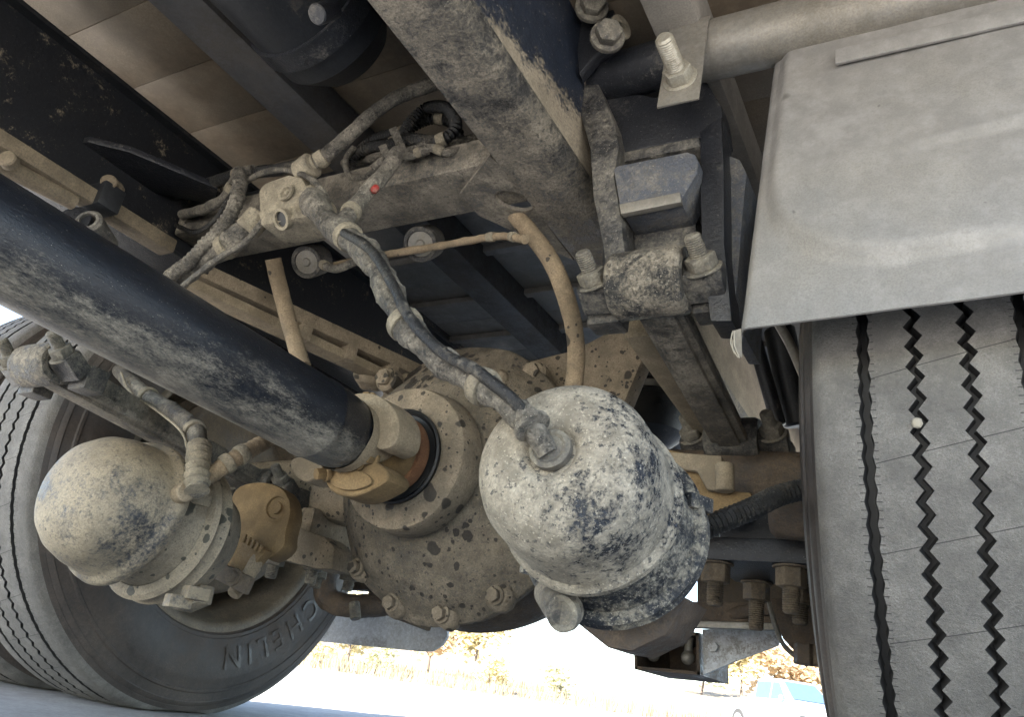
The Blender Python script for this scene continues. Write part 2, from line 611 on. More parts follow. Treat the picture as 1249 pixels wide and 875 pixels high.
# ================================================================== truck body (deck over everything)
body = thing('truck_body', 'pale box body of the truck seen from below with its brown sheet floor', 'truck body', (XC, 3, .98))
XB0, XB1, YB0, YB1 = -2.03, .47, -1.5, 4.3
ZD = 1.0
w = MB()
w.box((XC, (YB0 + YB1) / 2, 3.5), (2.5, YB1 - YB0, .06))
w.box((XB0 + .02, (YB0 + YB1) / 2, 2.25), (.04, YB1 - YB0, 2.44))
w.box((XB1 - .02, (YB0 + YB1) / 2, 2.25), (.04, YB1 - YB0, 2.44))
w.box((XC, YB0 + .02, 2.25), (2.42, .04, 2.44))
w.box((XC, YB1 - .02, 2.25), (2.42, .04, 2.44))
w.box((XC, (YB0 + YB1) / 2, 1.14), (2.42, YB1 - YB0 - .08, .03))
w.build('box_wall', M_body, body)
sk = MB()
for xx in (XB0 + .015, XB1 - .015):
    sk.box((xx, (YB0 + YB1) / 2, .985), (.03, YB1 - YB0, .10))
sk.build('side_skirt', M_beamgrey, body)
# floor sheets laid across, one object each, with the joints left open
BW = .128
boards = {}
rnd = random.Random(3)
y = -1.45
k = 0
while y < 4.2:
    wdt = BW if y < 1.3 else .20
    key = round(wdt, 3)
    mat = M_deck if y < 1.0 else M_deckgrey
    key = (key, mat.name)
    if key not in boards:
        q = MB().box((0, 0, 0), (2.38, wdt - .001, .02)).build('floor_sheet', mat, origin=Vector(), bevel=.0007)
        boards[key] = q.data
        bpy.data.objects.remove(q)
    o = place('floor_sheet', boards[key], body, (XC, y + wdt / 2, ZD + .035 + rnd.uniform(-.001, .001)))
    y += wdt
    k += 1
for (x0, x1, m_, z0) in ((-.945, -.865, M_beamgrey, .955), (-.61, -.56, M_dark, .96), (-.30, -.24, M_liner, .95), (.14, .20, M_beamgrey, .96), (-1.42, -1.36, M_dark, .95), (-1.75, -1.7, M_dark, .95)):
    MB().box(((x0 + x1) / 2, 1.4, (z0 + 1.024) / 2), (x1 - x0, 5.6, 1.024 - z0)).build('runner', m_, body, bevel=.004)
for yy in (1.25, 1.45, 1.65, 1.85, 2.05, 2.25):
    MB().box((XC, yy, 1.016), (2.3, .022, .016)).build('cross_rib', M_deckgrey, body, bevel=.003)

MB().prism([at(x, y_, Y=1.12) for x, y_ in ((760, -60), (1000, -60), (945, 60), (930, 190), (900, 240), (860, 120), (800, 40))], (0, .006, 0)).build('arch_liner', M_liner, body)
# ================================================================== frame rails
rail = thing('frame_rail', 'dark blue black frame rail with brown mud on its flange, beside the spring bracket', 'frame rail', (-.415, .7, .80))
q = MB()
YR0, YR1 = -1.2, 3.4
q.prism([(-.415, YR0, .8112), (-.415, YR0, 1.02), (-.4225, YR0, 1.02), (-.4225, YR0, .8112)], (0, YR1 - YR0, 0))
q.build('web', M_rail, rail)
q = MB()
prof = [(-.508, .785), (-.441, .785)] + [(-.441 + .026 * sin(a), .811 - .026 * cos(a)) for a in np.linspace(.2, pi / 2, 8)] + [(-.4225, .811), (-.441, .793), (-.508, .793)]
q.prism([(x, YR0, z) for x, z in prof], (0, YR1 - YR0, 0))
q.build('lower_flange', M_flange, rail, ang=60)
rail2 = thing('frame_rail', 'black frame rail at upper left spattered with a few tan spots', 'frame rail', (-1.19, 1, .72))
MB().box((-1.192, (YR0 + YR1) / 2, .85), (.008, YR1 - YR0, .25)).build('web', M_railfar, rail2)
MB().box((-1.146, (YR0 + YR1) / 2, .724), (.092, YR1 - YR0, .008)).build('lower_flange', M_black, rail2, bevel=.002)
MB().box((-1.178, (YR0 + YR1) / 2, .979), (.02, YR1 - YR0, .008)).build('upper_flange', M_dark, rail2)
pts = [at(x, y_, Z=.86) for x, y_ in ((60, 205), (72, 172), (110, 166), (160, 178), (268, 224), (262, 243))]
MB().prism(pts, (0, 0, -.012)).build('gusset', M_black, rail2, bevel=.002)

tb = thing('pipe', 'tan dusty square pipe clipped along the black rail at far left', 'pipe', at(0, 180, X=-1.1))
a, b_ = at(-60, 138, X=-1.09), at(206, 303, X=-1.09)
MB().beam(a, b_, .036, .024).build('bar', M_bar, tb, bevel=.004)
a2 = at(-40, 180, X=-1.09)
b2 = at(90, 246, X=-1.09)
MB().tube([a2, b2], .013).build('line', M_bar, tb)
c = at(112, 236, X=-1.085)
MB().beam(c, c + Vector((0, .035, 0)), .05, .04).build('clip', M_dark, tb, bevel=.003)
c = at(135, 232, X=-1.085)
MB().ball(c, .017, lump=.004).cyl(c, c + Vector((.02, -.018, 0)), .012).build('clip_screw', M_bar, tb)
c = at(14, 200, X=-1.07)
MB().cyl(c, c + Vector((.008, -.012, 0)), .012).build('clip_screw', M_bar, tb)
pp = thing('pipe_end', 'black pipe end with open dusty mouth under the tan square pipe', 'pipe', at(100, 268, X=-1.09))
c = at(108, 270, X=-1.08)
MB().lathe(c, (.5, -.85, .1), [(-.06, .02), (0, .02), (.004, .016), (.004, .012), (-.03, .012), (-.03, 0)], 20).build('mouth', M_blackdust, pp)
c = at(90, 268, X=-1.10)
MB().lathe(c, (.5, -.85, .1), [(-.04, 0), (-.04, .024), (0, .024), (0, 0)], 20).build('sleeve', M_black, pp)

# ================================================================== crossmember, gusset
xm = thing('crossmember', 'grey dusty crossmember running between the two frame rails', 'crossmember', (-.8, .72, .72))
MB().box((-.845, .785, .820), (.674, .10, .05)).build('beam', M_cross, xm, bevel=.006)
MB().box((-.845, .865, .90), (.674, .03, .13)).build('rear_web', M_dark, xm, bevel=.004)


def plate_hole(outer, hole, vec):
    """flat plate with an oval hole: both rims joined by a ring of faces, then given thickness"""
    c = sum((Vector(p) for p in hole), Vector()) / len(hole)
    n = 48

    def rim(loop, a):
        d = Vector((cos(a), sin(a)))
        best = 0
        for i in range(len(loop)):
            p, q = loop[i] - c, loop[(i + 1) % len(loop)] - c
            e = (q - p).xy
            den = d.x * -e.y + d.y * e.x
            if abs(den) < 1e-9:
                continue
            t = (p.x * -e.y + p.y * e.x) / den
            k = (d.x * p.y - d.y * p.x) / den
            if t > 0 and -1e-6 <= k <= 1 + 1e-6:
                best = max(best, t)
        return c + Vector((d.x, d.y, 0)) * best
    angs = sorted([2 * pi * k / n for k in range(n)] + [atan2((p - c).y, (p - c).x) % (2 * pi) for p in outer])
    A = [rim(outer, a) for a in angs]
    B = [rim(hole, a) for a in angs]
    N = len(angs)
    m = MB()
    vec = Vector(vec)
    m.add(A + B + [p + vec for p in A] + [p + vec for p in B], [])
    for i in range(N):
        j = (i + 1) % N
        m.f += [[i, j, N + j, N + i], [2 * N + i, 3 * N + i, 3 * N + j, 2 * N + j], [i, 2 * N + i, 2 * N + j, j], [N + i, N + j, 3 * N + j, 3 * N + i]]
    return m


out = [at(x, y_, Z=.788) for x, y_ in ((561, 237), (597, 191), (615, 205), (700, 318), (640, 289), (584, 263))]
hol = [at(627 + 24 * cos(a), 245 + 11 * sin(a) + 6 * cos(a), Z=.788) for a in np.linspace(0, 2 * pi, 18)[:-1]]
plate_hole(out, hol, (0, 0, .006)).build('gusset', M_cross, xm)
pts = [at(x, y_, Y=.86) for x, y_ in ((150, 325), (268, 328), (266, 385), (200, 352))]
MB().prism(pts, (0, .008, 0)).build('gusset', M_cross, xm, bevel=.002)
for (x, y_, lab) in ((373, 320, 'left'), (512, 298, 'right')):
    t = thing('bump_stop', ('round can with a dished washer face under the crossmember, %s' % ('beside the tan hose' if lab == 'left' else 'near the pointed gusset')), 'bushing', at(x, y_, Y=.86), 'round cans under the crossmember')
    c = at(x, y_, Y=.86)
    d = Vector((.25, -.75, -.6)).normalized()
    MB().lathe(c, d, [(-.05, 0), (-.05, .028), (-.004, .030), (0, .028), (0, .022), (-.003, .021)], 28).build('can', M_blackdust, t)
    MB().lathe(c - d * .003, d, [(0, 0.0215), (0, .008), (.003, .006), (.003, 0)], 28).build('washer', M_galv, t)

# ================================================================== air tank and dark fittings under the floor
tank = thing('air_tank', 'black round air tank under the floor with a strap round it', 'air tank', (-.72, .5, .95))
MB().lathe((-.70, -.3, .93), (0, 1, 0), [(0, 0), (.01, .06), (.04, .09), (.86, .09), (.90, .06), (.91, 0)], 40).build('shell', M_dark, tank)
for yy in (.28, .50):
    MB().lathe((-.70, yy, .93), (0, 1, 0), [(0, .09), (0, .096), (.03, .096), (.03, .09)], 40).build('strap', M_black, tank)
c = at(407, 10, Y=.46)
MB().cyl(c, c + Vector((.0, -.02, -.03)), .012).build('drain_plug', M_black, tank)

# ================================================================== spring hanger
hg = thing('spring_hanger', 'black cast spring bracket with a square window bolted to the frame rail', 'bracket', at(800, 250, Y=.8))


def pxpoly(pts, Y):
    return [at(x, y_, Y=Y) for x, y_ in pts]


def smooth_poly(pts, n=4):
    P = [Vector((x, y_, 0)) for x, y_ in pts]
    P = P + P[:3]
    out = []
    for i in range(1, len(P) - 2):
        a, b, c, d = P[i - 1:i + 3]
        for k in range(n):
            t = k / n
            p = .5 * ((2 * b) + (c - a) * t + (2 * a - 5 * b + 4 * c - d) * t * t + (3 * b - a - 3 * c + d) * t ** 3)
            out.append((p.x, p.y))
    return out


MB().prism(pxpoly([(690, -60), (712, -60), (716, 0), (722, 60), (731, 105), (750, 150), (755, 178), (749, 215), (757, 262), (762, 305), (760, 350), (741, 352), (735, 300), (723, 240), (719, 180), (705, 130), (696, 60)], .775), (0, .05, 0)).build('flange_plate', M_blackdust, hg, bevel=.004)
MB().prism(pxpoly([(716, 100), (800, 118), (858, 92), (880, 128), (884, 160), (852, 168), (758, 188), (745, 150)], .80), (0, .05, 0)).build('top_bar', M_black, hg, bevel=.005)
MB().prism(pxpoly([(853, 160), (880, 140), (883, 200), (884, 300), (893, 392), (866, 392), (857, 330), (854, 250)], .795), (0, .05, 0)).build('side_post', M_black, hg, bevel=.004)
MB().prism(pxpoly([(882, 186), (902, 194), (911, 212), (906, 260), (896, 388), (880, 388)], .83), (0, .14, 0)).build('side_plate', M_bluegrey, hg, bevel=.003)
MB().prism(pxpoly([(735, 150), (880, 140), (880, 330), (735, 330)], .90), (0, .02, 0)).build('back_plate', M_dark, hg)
MB().prism(pxpoly([(757, 186), (853, 166), (855, 178), (758, 198)], .798), (0, .06, 0)).build('ledge', M_blackdust, hg, bevel=.003)
MB().prism(pxpoly([(748, 206), (752, 202), (838, 185), (848, 188), (852, 198), (850, 212), (830, 246), (757, 259)], .775), (0, .06, 0)).build('rebound_block', M_bluegrey, hg, bevel=.004)
MB().prism(pxpoly([(755, 249), (829, 234), (831, 246), (757, 261)], .7715), (0, .01, 0)).build('block_edge', M_galv, hg, bevel=.0015)
MB().prism(pxpoly([(759, 276), (848, 256), (851, 312), (760, 320)], .83), (0, .05, 0)).build('lower_block', M_blackdust, hg, bevel=.006)
for (x, y_) in ((722, 8), (741, 44)):
    c = at(x, y_, Y=.715)
    hexcap(hg, c, (.5, -.8, -.2), .018, .014, M_boltdust)
c = at(756, 34, Y=.73)
MB().lathe(c, (.9, -.35, 0), [(0, .006), (0, .018), (.004, .018), (.004, .006)], 20).build('washer', M_valve, hg)
MB().prism(pxpoly([(696, -30), (752, -30), (748, 12), (750, 50), (726, 66), (706, 90)], .74), (0, .02, 0)).build('lug', M_black, hg, bevel=.003)


# ================================================================== torque rods
def torque_rod(A, B, label, group):
    A, B = Vector(A), Vector(B)
    x0 = A.x
    t = thing('torque_rod', label, 'torque rod', A, group)
    for P, L, r in ((A, .092, .0425 if x0 > -.5 else .035), (B, .085, .036)):
        MB().lathe(P - Vector((L / 2, 0, 0)), (1, 0, 0), [(.004, 0), (.004, r * .55), (0, r * .6), (0, r * .9), (.006, r), (L - .006, r), (L, r * .9), (L, r * .62), (L - .004, r * .55), (L - .004, 0)], 40, lump=.0015, lsc=60).build('eye', M_eye if P is A else M_blackdust, t)
    d = (B - A).normalized()
    up = Vector((1, 0, 0)).cross(d)
    m = MB()
    p0, p1 = A + d * .02, B - d * .015
    m.beam(p0, p1, .040, .052, taper=.9)
    m.build('rod', M_cross, t, bevel=.004)
    m = MB()
    m.beam(A + d * .03 + up * .0 + Vector((0, 0, -.012)), B - d * .02 + Vector((0, 0, -.012)), .058, .014)
    m.build('rod_flange', M_cross, t, bevel=.004)
    for P, s_ in ((A, 1), (B, .95)):
        for sx in (-1, 1):
            q = P + Vector((sx * .068 * s_, .004, -.006))
            MB().beam(q - Vector((sx * .034, 0, 0)), q + Vector((sx * .022, 0, 0)), .040 * s_, .030, up=(0, .55, .85)).build('bar_pin', M_blackdust, t, bevel=.005)
            MB().box(q + Vector((0, .035, -.01)), (.045, .035, .04)).build('pad', M_blackdust, t, bevel=.004)
            bolt(t, q + Vector((0, -.014, .008)), (-.12 if x0 > -.5 else .1, -.72, .55), .0105, .046, .0185, .016, M_boltdust, spin=.4 + sx)
    return t


torque_rod((-.300, .79, .603), (-.305, 1.23, .553), 'muddy torque rod hanging from the spring bracket towards the axle, left of the big tread', 'torque rods')
torque_rod((-1.25, .645, .507), (-1.25, 1.15, .452), 'torque rod on the far side above the left brake chamber, pale eye at its end', 'torque rods')
plk = thing('link_arm', 'tan flat arm alongside the muddy torque rod', 'arm', at(790, 420, Y=.93))
MB().beam(at(778, 392, Y=.90), at(884, 545, Y=1.33), .035, .05).build('arm', M_plaintan, plk, bevel=.004)

# ================================================================== fender, pole and clamp
fd = thing('fender', 'large dull grey sheet metal mudguard in front of the right tyre', 'mudguard', (-.1, .74, .5))
BL, TL = at(893, 403, Y=.70), at(937, 70, Y=.785)
BR0 = at(1249, 356, Y=.70)
TR0 = at(1249, -30, Y=.785)
ex = (.48 - BL.x) / (BR0.x - BL.x)
BR = BL.lerp(BR0, ex)
ext = (.48 - TL.x) / (TR0.x - TL.x)
TRc = TL.lerp(TR0, ext)
nrm = (BR - BL).cross(TL - BL).normalized()
if nrm.y > 0:
    nrm = -nrm
NU, NV = 90, 64
vs_, fs = [], []
for j in range(NV + 1):
    for i in range(NU + 1):
        uu = (i / NU) ** 1.5
        vv = j / NV
        p = BL.lerp(BR, uu).lerp(TL.lerp(TRc, uu), vv)
        xs = uu * (BR.x - BL.x)
        zs = vv * (TL - BL).length
        # raised panel with a big rounded lower left corner
        r = .13
        x_, z_ = xs - (.022 + .0 * vv), zs - .062
        if x_ < r and z_ < r:
            dd = r - hypot(r - x_, r - z_)
        else:
            dd = min(x_, z_)
        s_ = max(0, min(1, dd / .018 + .5))
        s_ = s_ * s_ * (3 - 2 * s_)
        if z_ < r and x_ > .10:
            s_ = s_ * (1 - .35 * max(0, min(1, (x_ - .1) / .1))) 
        edge = max(0, 1 - xs / .014)
        p = p + nrm * (.0135 * s_ - .034 * edge ** 2.2 + .0012 * mnoise.noise(p * 14) + .0005 * mnoise.noise(p * 40))
        vs_.append(p)
for j in range(NV):
    for i in range(NU):
        a = j * (NU + 1) + i
        fs.append((a, a + 1, a + NU + 2, a + NU + 1))
m = MB().add(vs_, fs)
kk = len(m.v)
m.add([p - nrm * .0025 for p in vs_], [tuple(reversed(f)) for f in fs])
n1 = NU + 1
bd = [(j * n1, (j + 1) * n1) for j in range(NV)] + [(i + 1, i) for i in range(NU)]
for a, b_ in bd:
    m.f.append([b_, a, a + kk, b_ + kk])
m.build('sheet', M_fender, fd, ang=50, merge=1e-6)
a, b_ = at(1019, 70, Y=.748), at(1249, 17, Y=.748)
b_ = a.lerp(b_, 1.6)
MB().beam(a, b_, .004, .022, up=(0, 0, 1)).build('top_strip', M_fender, fd, bevel=.001)
MB().prism([at(893, 404, Y=.703), at(904, 401, Y=.703), at(905, 436, Y=.708), at(900, 432, Y=.712), at(895, 425, Y=.706)], (0, .0015, 0)).build('torn_tape', M_galv, fd)
for (x0, y0, x1, y1) in ((893, 406, 896, 432), (896, 404, 902, 437), (894, 415, 900, 436)):
    MB().tube([at(x0, y0, Y=.700), at((x0 + x1) / 2 - 3, (y0 + y1) / 2, Y=.698), at(x1, y1, Y=.702)], .0006, 5).build('loose_thread', M_stone, fd)

po = thing('fender_pole', 'round grey pole carrying the mudguard, its black end stuck in the bracket', 'pole', at(860, 62, Y=.78))
pa, pb = at(724, 102, Y=.79), at(846, 67, Y=.775)
pdir = Vector((1, -.01, -.008)).normalized()
pl = at(850, 66, Y=.775)
MB().lathe(at(719, 103, Y=.80), pl - at(719, 103, Y=.80), [(-.02, 0), (0, .027), (.004, .032), (.02, .0335), (.18, .0335), (.18, 0)], 36, lump=.001).build('stub', M_black, po)
pr_ = at(1249, -32, Y=.77)
pr_ = pl.lerp(pr_, 1.35)
m = MB()
L = (pr_ - pl).length
u, v, d = frame(pr_ - pl)
ring = []
for k in range(40):
    a = 2 * pi * k / 40
    rr = .0385 + .0012 * cos(3 * a + .6)
    ring.append(pl + u * cos(a) * rr + v * sin(a) * rr)
m.prism(ring, d * L)
m.build('tube', M_galv, po, ang=25)
MB().lathe(at(719, 103, Y=.80), pl - at(719, 103, Y=.80), [(.0, .035), (.002, .041), (.010, .039), (.014, .034)], 36, lump=.003).build('rust_ring', M_brown, po)

cl = thing('clamp', 'pale zinc clamp strap folded over the pole with a long threaded bolt', 'clamp', at(830, 110, Y=.75))
u, v, d = frame(pr_ - pl)
cc = pl + d * (-.026)
prof = []
R1 = .041
path = [(cos(a) * R1, sin(a) * R1) for a in np.linspace(radians(100), radians(215), 12)]
# strap: over the pole then straight down in front of it
fwd, upv = Vector((0, -1, 0)), Vector((0, 0, 1))
strip = [(.02, .0405), (.0, .0425), (-.012, .0408), (-.024, .036), (-.034, .027), (-.040, .015), (-.043, 0), (-.046, -.02), (-.051, -.05), (-.056, -.09), (-.064, -.136)]
vs_ = []
W = .052
for (yy, zz) in strip:
    for th in (0, 1):
        k_ = 1 - th * .09
        for s_ in (0, 1):
            vs_.append(cc + d * (s_ * W) + Vector((0, yy * k_ if zz > 0 else yy + .0035 * th, zz * k_ if zz > 0 else zz)))
fs = []
for i in range(len(strip) - 1):
    a = i * 4
    b_ = a + 4
    fs += [(a, a + 1, b_ + 1, b_), (a + 2, b_ + 2, b_ + 3, a + 3), (a, b_, b_ + 2, a + 2), (a + 1, a + 3, b_ + 3, b_ + 1)]
e = (len(strip) - 1) * 4
fs += [(0, 2, 3, 1), (e, e + 1, e + 3, e + 2)]
MB().add(vs_, fs).build('strap', M_galv, cl, bevel=.001)
bolt(cl, cc + d * (W * .5) + Vector((0, -.057, -.094)), (-.02, -.95, .10), .0115, .066, .018, .016, M_zinc, spin=.1)

# ================================================================== wheels
def tyre_mesh(x0, sgn):
    """tread with zigzag grooves; sgn=+1: the profile runs from outer to inner side"""
    NS = 560
    pg = .0453
    rows = []
    hw = 2.5 * pg
    prof = [(-.145, -.09, 0), (-.152, -.06, 0)]

    def groove(c, wd, zz):
        return [(c - wd, 0., zz), (c - wd * .6, -.015, zz), (c + wd * .6, -.015, zz), (c + wd, 0., zz)]
    prof = [(-.118, -.185, 0), (-.130, -.172, 0), (-.1335, -.171, 0), (-.1345, -.164, 0), (-.1365, -.163, 0), (-.143, -.13, 0), (-.1435, -.085, 0), (-.1415, -.079, 0), (-.1365, -.062, 0), (-.1380, -.060, 0), (-.1365, -.055, 0), (-.1335, -.053, 0), (-.1285, -.037, 0), (-.1295, -.035, 0), (-.1275, -.031, 0), (-.1225, -.026, 0), (-.1228, -.0255, 0), (-.1185, -.012, 0), (-.112, -.003, 0), (-.105, 0, 0)]
    for c, wd, zz in ((-1.5 * pg, .0052, .0012), (-.5 * pg, .0044, .0040), (.5 * pg, .0044, .0040), (1.5 * pg, .0052, .0012)):
        prof += groove(c, wd, zz)
    prof += [(.105, 0, 0), (.112, -.003, 0), (.1185, -.012, 0), (.1228, -.0255, 0), (.1225, -.026, 0), (.1275, -.031, 0), (.1295, -.035, 0), (.1285, -.037, 0), (.1335, -.053, 0), (.1365, -.055, 0), (.1380, -.060, 0), (.1365, -.062, 0), (.1415, -.079, 0), (.1435, -.085, 0), (.143, -.13, 0), (.1365, -.163, 0), (.1345, -.164, 0), (.1335, -.171, 0), (.130, -.172, 0), (.118, -.185, 0)]
    tri = (0, 1, 0, -1)
    rs = random.Random(9)
    vs_, fs = [], []
    n = len(prof)
    for k in range(NS):
        a = 2 * pi * k / NS
        zig = tri[k % 4]
        for (x, dr, zz) in prof:
            r = TR + dr - .35 * x * x * (dr > -.02)
            if abs(x) < .1045 and False:
                r += 0
            # bulge of the loaded tyre is left out, the contact patch is flattened
            z = ZA + r * sin(a)
            yy = -r * cos(a)
            if z < .003:
                z = .003
            xx = x + zz * zig
            vs_.append((x0 + xx, YA + yy, z))
    for k in range(NS):
        k2 = (k + 1) % NS
        for i in range(n - 1):
            fs.append((k * n + i, k * n + i + 1, k2 * n + i + 1, k2 * n + i))
    return vs_, fs, n


def wheel(xc, inner, label):
    """dual wheel: inner = +1 if the inboard side faces +X"""
    t = thing('dual_wheel', label, 'wheel', (xc, YA, 0), 'rear wheels')
    tm = None
    for k in range(2):
        x0 = xc - inner * .328 * k
        vs_, fs, n = tyre_mesh(x0, 1)
        if tm is None:
            o = MB().add(vs_, fs).build('tyre', M_tread, t, ang=30, merge=1e-7)
            me = o.data
            me.materials.append(M_side)
            me.materials.append(M_grooverub)
            cx = xc - ORIG[t].x
            for p in me.polygons:
                c = p.center
                if abs(c.x - cx) > .1185:
                    p.material_index = 1
                elif abs(c.x - cx) < .1 and hypot(c.y, c.z - ZA) < TR - .0045 - .35 * (c.x - cx) ** 2 and c.z > .02:
                    p.material_index = 2
            tm = o
        else:
            o = tm.copy()
            link(o, t)
            o.location = Vector((x0 - xc, 0, 0))
    # rim seen from the inboard side
    i = inner
    c0 = Vector((xc, YA, ZA))
    ax = Vector((i, 0, 0))
    prof = [(.118, .303), (.121, .312), (.126, .312), (.128, .306), (.126, .296), (.118, .288), (.09, .284), (.07, .268), (.02, .262), (-.05, .262), (-.11, .255), (-.13, .24), (-.14, .12), (-.14, 0)]
    MB().lathe(c0, ax, prof, 72).build('rim', M_rim, t, ang=50)
    prof = [(-.13, 0), (-.13, .215), (.02, .220), (.03, .232), (.055, .234), (.062, .228), (.066, .214), (.080, .212), (.084, .222), (.100, .223), (.104, .216), (.104, .198), (.06, .19), (.06, .05), (.06, 0)]
    MB().lathe(c0, ax, prof, 72).build('brake_drum', M_drum, t, ang=40)
    return t


# hair thin sipes cut across the tread ribs
nt = M_tread.node_tree
nn_, ll_ = nt.nodes, nt.links
tcs = nn_.new('ShaderNodeTexCoord')
sx = nn_.new('ShaderNodeSeparateXYZ')
ll_.new(tcs.outputs['Object'], sx.inputs[0])


def mth(op, *a):
    t = nn_.new('ShaderNodeMath')
    t.operation = op
    for i, v in enumerate(a):
        if hasattr(v, 'node'):
            ll_.new(v, t.inputs[i])
        else:
            t.inputs[i].default_value = v
    return t.outputs[0]


angn = mth('ARCTAN2', mth('SUBTRACT', sx.outputs[2], ZA), mth('MULTIPLY', sx.outputs[1], -1))
slant = mth('FRACT', mth('ADD', mth('MULTIPLY', angn, 36 / (2 * pi)), mth('MULTIPLY', sx.outputs[0], -3.0)))
la = mth('MULTIPLY', mth('LESS_THAN', slant, .012), mth('LESS_THAN', mth('ABSOLUTE', sx.outputs[0]), .062))
tick = mth('FRACT', mth('MULTIPLY', angn, 380 / (2 * pi)))
lb = mth('MULTIPLY', mth('LESS_THAN', tick, .13), mth('LESS_THAN', mth('ABSOLUTE', mth('SUBTRACT', mth('ABSOLUTE', sx.outputs[0]), .068)), .0095))
sip = mth('MULTIPLY', mth('MAXIMUM', la, lb), .75)
bs_ = nn_['Principled BSDF']
src = bs_.inputs['Base Color'].links[0].from_socket
mxs = nn_.new('ShaderNodeMix')
mxs.data_type = 'RGBA'
ll_.new(sip, mxs.inputs[0])
ll_.new(src, mxs.inputs[6])
mxs.inputs[7].default_value = (.02, .019, .018, 1)
ll_.new(mxs.outputs[2], bs_.inputs['Base Color'])

wR = wheel(XR, -1, 'close right wheel showing grey tread with zigzag grooves below the mudguard')
wL = wheel(XL, 1, 'far left wheel showing its dark sidewall, raised lettering and rim')
# a pebble caught in the second groove
c = at(1126, 518, Y=.785)
o = MB().ball((-.0245, YA - TR + .003, c.z), .0055, (1, .8, 1.2), lump=.004, seg=8).build('pebble', M_stone)
meta(o, 'small pale pebble stuck in a zigzag groove of the right tyre', 'pebble')
# raised lettering on the inboard sidewall of the far wheel
cu = bpy.data.curves.new('lettering', 'FONT')
cu.body = 'MICHELIN'
cu.size = .066
cu.extrude = .0002
cu.offset = .0005
cu.space_character = 1.45
to = bpy.data.objects.new('lettering', cu)
col.objects.link(to)
dg = bpy.context.evaluated_depsgraph_get()
tme = bpy.data.meshes.new_from_object(to.evaluated_get(dg))
bpy.data.objects.remove(to)
bmx = bmesh.new()
bmx.from_mesh(tme)
bmesh.ops.subdivide_edges(bmx, edges=[e for e in bmx.edges if e.calc_length() > .015], cuts=2)
ux = [v.co.x for v in bmx.verts]
wid = max(ux)
RB = .340
PH0 = radians(-81)       # the last letter
for v in bmx.verts:
    ph = PH0 + (wid - v.co.x) / (RB + .02)
    rr = RB + v.co.y
    xx = XL + .1435 - max(0, rr - .395) * .18 - max(0, .36 - rr) * .12 + (v.co.z * 1.2) + .0021
    v.co = Vector((xx, YA + rr * cos(ph), ZA + rr * sin(ph))) - ORIG[wL]
bmx.to_mesh(tme)
bmx.free()
tme.materials.clear()
tme.materials.append(dirty('raised rubber lettering', (.032, .028, .025), (.112, .093, .078), cov=.45, scale=5, fleck=.1, bump=.1, soft=.3))
o = bpy.data.objects.new('lettering', tme)
link(o, wL)

# ================================================================== rear axle and differential
ax = thing('rear_axle', 'tan rear axle housing with the round differential in its middle, spotted with oil', 'axle', (XC, YA, .2))
m = MB()
hs = []
for x, w_, h_ in ((-1.42, .11, .12), (-1.2, .125, .135), (-1.05, .14, .15), (-.98, .16, .2), (-.93, .2, .28)):
    hs.append((x, w_, h_))


def housing(sec):
    vs_, fs = [], []
    n = 24
    for x, w_, h_ in sec:
        for k in range(n):
            a = 2 * pi * k / n
            c_, s_ = cos(a), sin(a)
            e = 2 / 3.2
            vs_.append((x, YA + copysign(abs(c_) ** e, c_) * w_ / 2, ZA + copysign(abs(s_) ** e, s_) * h_ / 2))
    for i in range(len(sec) - 1):
        for k in range(n):
            fs.append((i * n + k, i * n + (k + 1) % n, (i + 1) * n + (k + 1) % n, (i + 1) * n + k))
    return vs_, fs


m.add(*housing(hs)).build('housing_tube', M_axle, ax, ang=60)
hs2 = [(2 * XC - x, w_, h_) for x, w_, h_ in hs]
MB().add(*housing(hs2)).build('housing_tube', M_brown, ax, ang=60)
# banjo: flattened bowl round the ring gear
MB().lathe((XC, YA - .09, ZA), (0, 1, 0), [(-.02, 0), (-.02, .22), (0, .235), (.05, .25), (.10, .255), (.15, .245), (.20, .21), (.25, .14), (.27, .06), (.272, 0)], 72, lump=.004, lsc=9).build('banjo_bowl', M_brown, ax, ang=60)
PT = Vector((XC, .985, .455))
pd = (Vector((XC, YA, ZA)) - PT).normalized()
# carrier cone
MB().lathe(PT, pd, [(.03, .108), (.054, .112), (.066, .121), (.078, .142), (.096, .176), (.116, .205), (.134, .223), (.146, .233), (.152, .246), (.158, .249), (.172, .249), (.176, .24)], 96, lump=.009, lsc=10).build('carrier', M_carrier, ax, ang=50)
MB().lathe(PT, pd, [(.0, .076), (-.003, .080), (-.003, .086), (.001, .110), (.003, .1165), (.008, .119), (.05, .122), (.055, .120), (.057, .114), (.066, .09)], 72, lump=.002, lsc=22).build('pinion_cage', M_axle, ax, ang=40)
MB().lathe(PT, pd, [(.0, 0), (.0, .0775), (-.008, .0785), (-.010, .075), (-.004, .069), (-.003, 0)], 56).build('seal_ring', M_seal, ax)
for k in range(14):
    a = 2 * pi * k / 14 + .1
    u, v, d = frame(pd)
    p = PT + pd * .147 + (u * cos(a) + v * sin(a)) * .233
    if p.z > ZA - .12:
        continue
    MB().ball(p + pd * .006, .026, (1, 1, 1), lump=.006, seg=14).build('bolt_boss', M_axle, ax, ang=60)
    hexcap(ax, p - pd * .016, -pd, .012, .011, M_axle, 'flange_bolt', spin=k)
for k in range(0):
    a = 2 * pi * k / 3 + .9
    p = PT + pd * .001 + (u * cos(a) + v * sin(a)) * .0965
    hexcap(ax, p, -pd, .0075, .006, M_axle, 'cage_bolt', spin=k)
